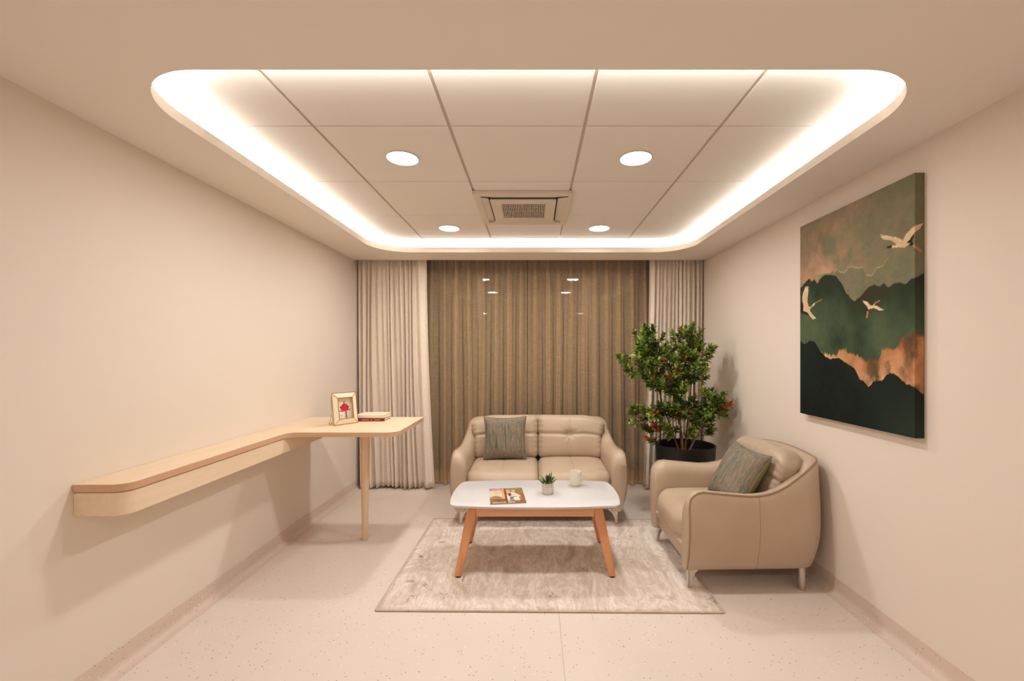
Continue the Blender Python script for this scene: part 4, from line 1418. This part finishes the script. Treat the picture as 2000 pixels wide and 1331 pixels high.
# the cranes
cream, ink, tanc = c3(236, 204, 162), c3(36, 24, 20), c3(190, 134, 90)
def fillp(pts, c, var=0.0):
    m_ = in_poly(S, Z, line_a(pts))
    C[m_] = c * (1 - var * nC[m_][:, None])
def strok(a, b, c, w=0.0022):
    a, b = to_sz(za(*a)), to_sz(za(*b))
    C[near_line(S, Z, a, b, w)] = c
fillp([(1165,415),(1215,345),(1245,320),(1242,360),(1225,395),(1242,415),(1240,442),(1185,440)], ink)
fillp([(885,345),(960,332),(1050,358),(1112,383),(1125,395),(1160,320),(1230,250),(1350,198),(1312,262),(1240,318),(1205,378),(1165,415),(1210,418),(1150,466),(1080,462),(1060,440),(1040,412),(1000,388),(920,378)], cream, 0.25)
for k in range(6):
    strok((905 + 16 * k, 352 + 4 * k), (892 + 20 * k, 322 + 6 * k), cream, 0.002)
for k in range(9):
    strok((1040 + 9 * k, 372 + 3 * k), (1034 + 10 * k, 350 + 3 * k), cream, 0.0014)
strok((1070, 452), (985, 458), cream, 0.0045)
strok((1000, 455), (962, 462), ink, 0.005)
strok((962, 456), (950, 456), c3(150, 40, 30), 0.003)
strok((1240, 440), (1335, 500), tanc, 0.003); strok((1238, 448), (1325, 512), tanc, 0.0025)
fillp([(22,1062),(45,1050),(50,1120),(42,1150),(110,1178),(105,1196),(60,1188),(22,1168)], ink)
fillp([(40,1000),(48,950),(72,900),(95,890),(106,930),(98,1000),(94,1050),(106,1100),(125,1110),(160,1070),(182,1062),(170,1088),(130,1122),(120,1150),(150,1190),(192,1236),(150,1242),(120,1207),(95,1168),(48,1150),(52,1100),(40,1045)], cream, 0.2)
for k in range(5):
    strok((60 + 8 * k, 950), (70 + 9 * k, 885 + 4 * abs(k - 2)), cream, 0.0016)
strok((180, 1064), (246, 1030), tanc, 0.0026)
fillp([(732,1092),(756,1108),(775,1135),(745,1152),(735,1120)], ink)
fillp([(688,1038),(740,1050),(775,1090),(800,1095),(820,1070),(832,1074),(815,1096),(848,1095),(882,1120),(922,1140),(880,1150),(840,1132),(810,1120),(770,1132),(755,1140),(735,1095),(710,1070)], cream, 0.2)
fillp([(800,1122),(840,1132),(868,1150),(830,1138)], ink)
strok((822, 1070), (880, 1040), tanc, 0.0024)
strok((746, 1155), (734, 1225), tanc, 0.0026); strok((752, 1155), (743, 1225), tanc, 0.0022)
col[..., :3] = C
verts = []
for j in range(nv):
    for i in range(nu):
        s = ss[i]
        if s <= WF + 1e-9: p = (PX0, PY0 - s)
        else: p = (PX0 + s - WF, PY1)
        verts.append((p[0] - ox, p[1] - oy, Z[j, i]))
faces = [(j * nu + i, (j + 1) * nu + i, (j + 1) * nu + i + 1, j * nu + i + 1) for j in range(nv - 1) for i in range(nu - 1)]
art = mesh('printed_canvas', verts, faces, M['art'], pt_, recalc=False)
set_colors(art.data, col)
box('stretcher_frame', PX0 + 0.0006 - ox, XR - 0.001 - ox, PY1 + 0.0006 - oy, PY0 - oy, 0, HF, M['canvas_body'], pt_)

# ================================================================== POTTED PLANT
plant = thing('potted_plant', 'tall bushy green shrub in a black planter in the corner', 'plant', (1.184, 3.33, 0))
lathe('planter', [(0.0, 0.0), (0.190, 0.0), (0.198, 0.006), (0.224, 0.525), (0.225, 0.533), (0.220, 0.535), (0.213, 0.530), (0.211, 0.46)], M['pot_black'], plant, 48)
lathe('soil', [(0.211, 0.44), (0.212, 0.462), (0.10, 0.472), (0.0, 0.475)], M['soil'], plant, 32)
px0, py0 = 1.184, 3.33
def pp(px_, py_, dy_=0.0):
    Y = 3.33 + dy_
    return Vector(((px_ - 1043) * 3.33 / 830 - px0, dy_, CAM_H - (py_ - 691.5) * 3.33 / 830))
trunks = [[(1334, 884, 0), (1330, 850, -0.01), (1322, 810, -0.02), (1314, 770, -0.02), (1305, 728, -0.01), (1296, 688, 0.0)],
          [(1340, 884, 0.02), (1344, 840, 0.03), (1350, 790, 0.03), (1352, 740, 0.02), (1348, 700, 0.0)],
          [(1328, 884, 0.02), (1316, 840, 0.05), (1300, 800, 0.05), (1286, 750, 0.03), (1272, 700, 0.0)],
          [(1342, 884, -0.02), (1356, 850, -0.05), (1370, 820, -0.06), (1384, 790, -0.04)]]
for t in trunks:
    P = [pp(*p) for p in t]
    r0_ = 0.0125 if t is trunks[0] else 0.008
    tube('stem', P, [r0_ * (1 - 0.55 * k / (len(P) - 1)) for k in range(len(P))], M['bark'], plant, 8)
for x in (1295, 1361):
    a = pp(x, 884, 0.06); b = pp(x, 690, 0.06)
    tube('support_stake', [a, b], 0.0045, M['stake'], plant, 8)
allp = [pp(*p) for t in trunks for p in t[1:]]
clusters = [(1269,676,36,38,150),(1248,708,40,30,130),(1291,708,40,44,170),(1339,676,36,40,170),(1366,700,34,42,160),(1336,726,46,36,190),(1288,746,34,22,90),(1362,734,28,22,80),
            (1384,790,30,38,170),(1357,814,28,26,110),(1280,809,34,22,90),(1252,808,18,16,34),(1238,822,10,5,8),(1323,798,30,30,110),(1387,845,14,14,22),(1276,843,16,12,26),(1277,866,12,9,14),
            (1213,706,10,8,14),(1357,648,9,12,20),(1270,648,11,12,22),(1330,650,12,10,20),(1316,762,30,22,110),(1405,800,12,14,26),(1240,690,18,18,40),(1300,838,24,18,34),(1345,848,20,16,30)]
rs = random.Random(77)
LV, LF, LC = [], [], []
TWV, TWF = [], []
greens = [(lin(58, 76, 30), 3.8), (lin(86, 106, 40), 5), (lin(120, 142, 54), 4.8), (lin(158, 178, 72), 3.2), (lin(192, 196, 92), 1.2), (lin(190, 96, 48), 0.4), (lin(172, 64, 46), 0.15)]
gw = [g[1] for g in greens]
def leaf(p, d, up, ln_, wd, c):
    d = d.normalized()
    sd = d.cross(up)
    if sd.length < 1e-3: sd = d.cross(Vector((1, 0, 0)))
    sd.normalize()
    nn = sd.cross(d).normalized()
    b = len(LV)
    fold = 0.25 * wd
    tip = p + d * ln_ - nn * ln_ * 0.12
    LV.extend([p, p + d * ln_ * 0.35 + sd * wd * 0.5 + nn * fold, p + d * ln_ * 0.72 + sd * wd * 0.38 + nn * fold * 0.6, tip,
               p + d * ln_ * 0.72 - sd * wd * 0.38 + nn * fold * 0.6, p + d * ln_ * 0.35 - sd * wd * 0.5 + nn * fold, p + d * ln_ * 0.38, p + d * ln_ * 0.72 - nn * ln_ * 0.03])
    LF.extend([(b, b + 1, b + 6), (b + 1, b + 2, b + 7, b + 6), (b + 2, b + 3, b + 7), (b + 3, b + 4, b + 7), (b + 4, b + 5, b + 6, b + 7), (b + 5, b, b + 6)])
    k = rs.uniform(0.8, 1.2)
    LC.extend([(c[0] * k, c[1] * k, c[2] * k, 1)] * 8)
XMAX = XR - 0.02 - px0
for (cx, cy, rx, ry, nl) in clusters:
    c0 = pp(cx, cy, rs.uniform(-0.05, 0.05))
    ax, az = rx * 0.00401, ry * 0.00401
    ay = max(0.03, 0.75 * (ax + az) / 2 * (1.3 if nl > 100 else 1.0))
    src = min(allp, key=lambda q: (q - c0).length)
    ntw = max(3, nl // 6)
    for t in range(ntw):
        # twig end inside the cluster volume, biased to its rim
        while True:
            q = Vector((rs.uniform(-1, 1), rs.uniform(-1, 1), rs.uniform(-1, 1)))
            if q.length <= 1: break
        q = q * (0.55 + 0.45 * rs.random()) / max(0.35, q.length) * q.length ** 0.5
        e = c0 + Vector((q.x * ax, q.y * ay, q.z * az))
        e.x = min(e.x, XMAX - 0.03)
        mid = src.lerp(e, 0.55) + Vector((rs.uniform(-0.01, 0.01), rs.uniform(-0.01, 0.01), -0.01))
        bvs, bfs = tube_geo([src, mid, e], [0.0028, 0.002, 0.001], 4)
        o_ = len(TWV); TWV.extend(bvs); TWF.extend([tuple(i + o_ for i in ff) for ff in bfs])
        tdir = (e - mid).normalized()
        tdir = (tdir * 0.6 + Vector((q.x * 0.5, q.y * 0.5, 0.5 + 0.3 * q.z))).normalized()
        base = rs.choices(greens, gw)[0][0]
        per = int(round(nl * 2.8 / ntw))
        L0 = 0.062
        for k in range(per):
            s = k / max(1, per - 1)
            p = e + tdir * (s - 0.65) * L0
            a = k * 2.399 + rs.uniform(-0.4, 0.4)
            u1 = tdir.orthogonal().normalized(); u2 = tdir.cross(u1)
            rad = u1 * math.cos(a) + u2 * math.sin(a)
            dd = rad * (1.0 - 0.55 * s) + tdir * (0.45 + 0.6 * s) + Vector((rs.uniform(-0.2, 0.2), rs.uniform(-0.2, 0.2), rs.uniform(-0.15, 0.2)))
            c = base if rs.random() < 0.6 else rs.choices(greens[:4], gw[:4])[0][0]
            ln_ = rs.uniform(0.036, 0.058)
            end = p + dd.normalized() * ln_
            if end.x > XMAX: continue
            leaf(p, dd, tdir + Vector((0, -0.2, 0.4)), ln_, ln_ * rs.uniform(0.36, 0.48), c)
fo = mesh('foliage', LV, LF, M['leaf'], plant, recalc=False)
set_colors(fo.data, LC)
fo['kind'] = 'stuff'
tw = mesh('twigs', TWV, TWF, M['bark'], plant)
tw['kind'] = 'stuff'

# ================================================================== drawing units -> metres
done = set()
for o in bpy.data.objects:
    o.location = o.location * UNIT
    d = o.data
    if d is None or d.name in done: continue
    done.add(d.name)
    if o.type == 'MESH':
        d.transform(Matrix.Scale(UNIT, 4)); d.update()
    elif o.type == 'LIGHT':
        d.size *= UNIT; d.energy *= UNIT ** 2
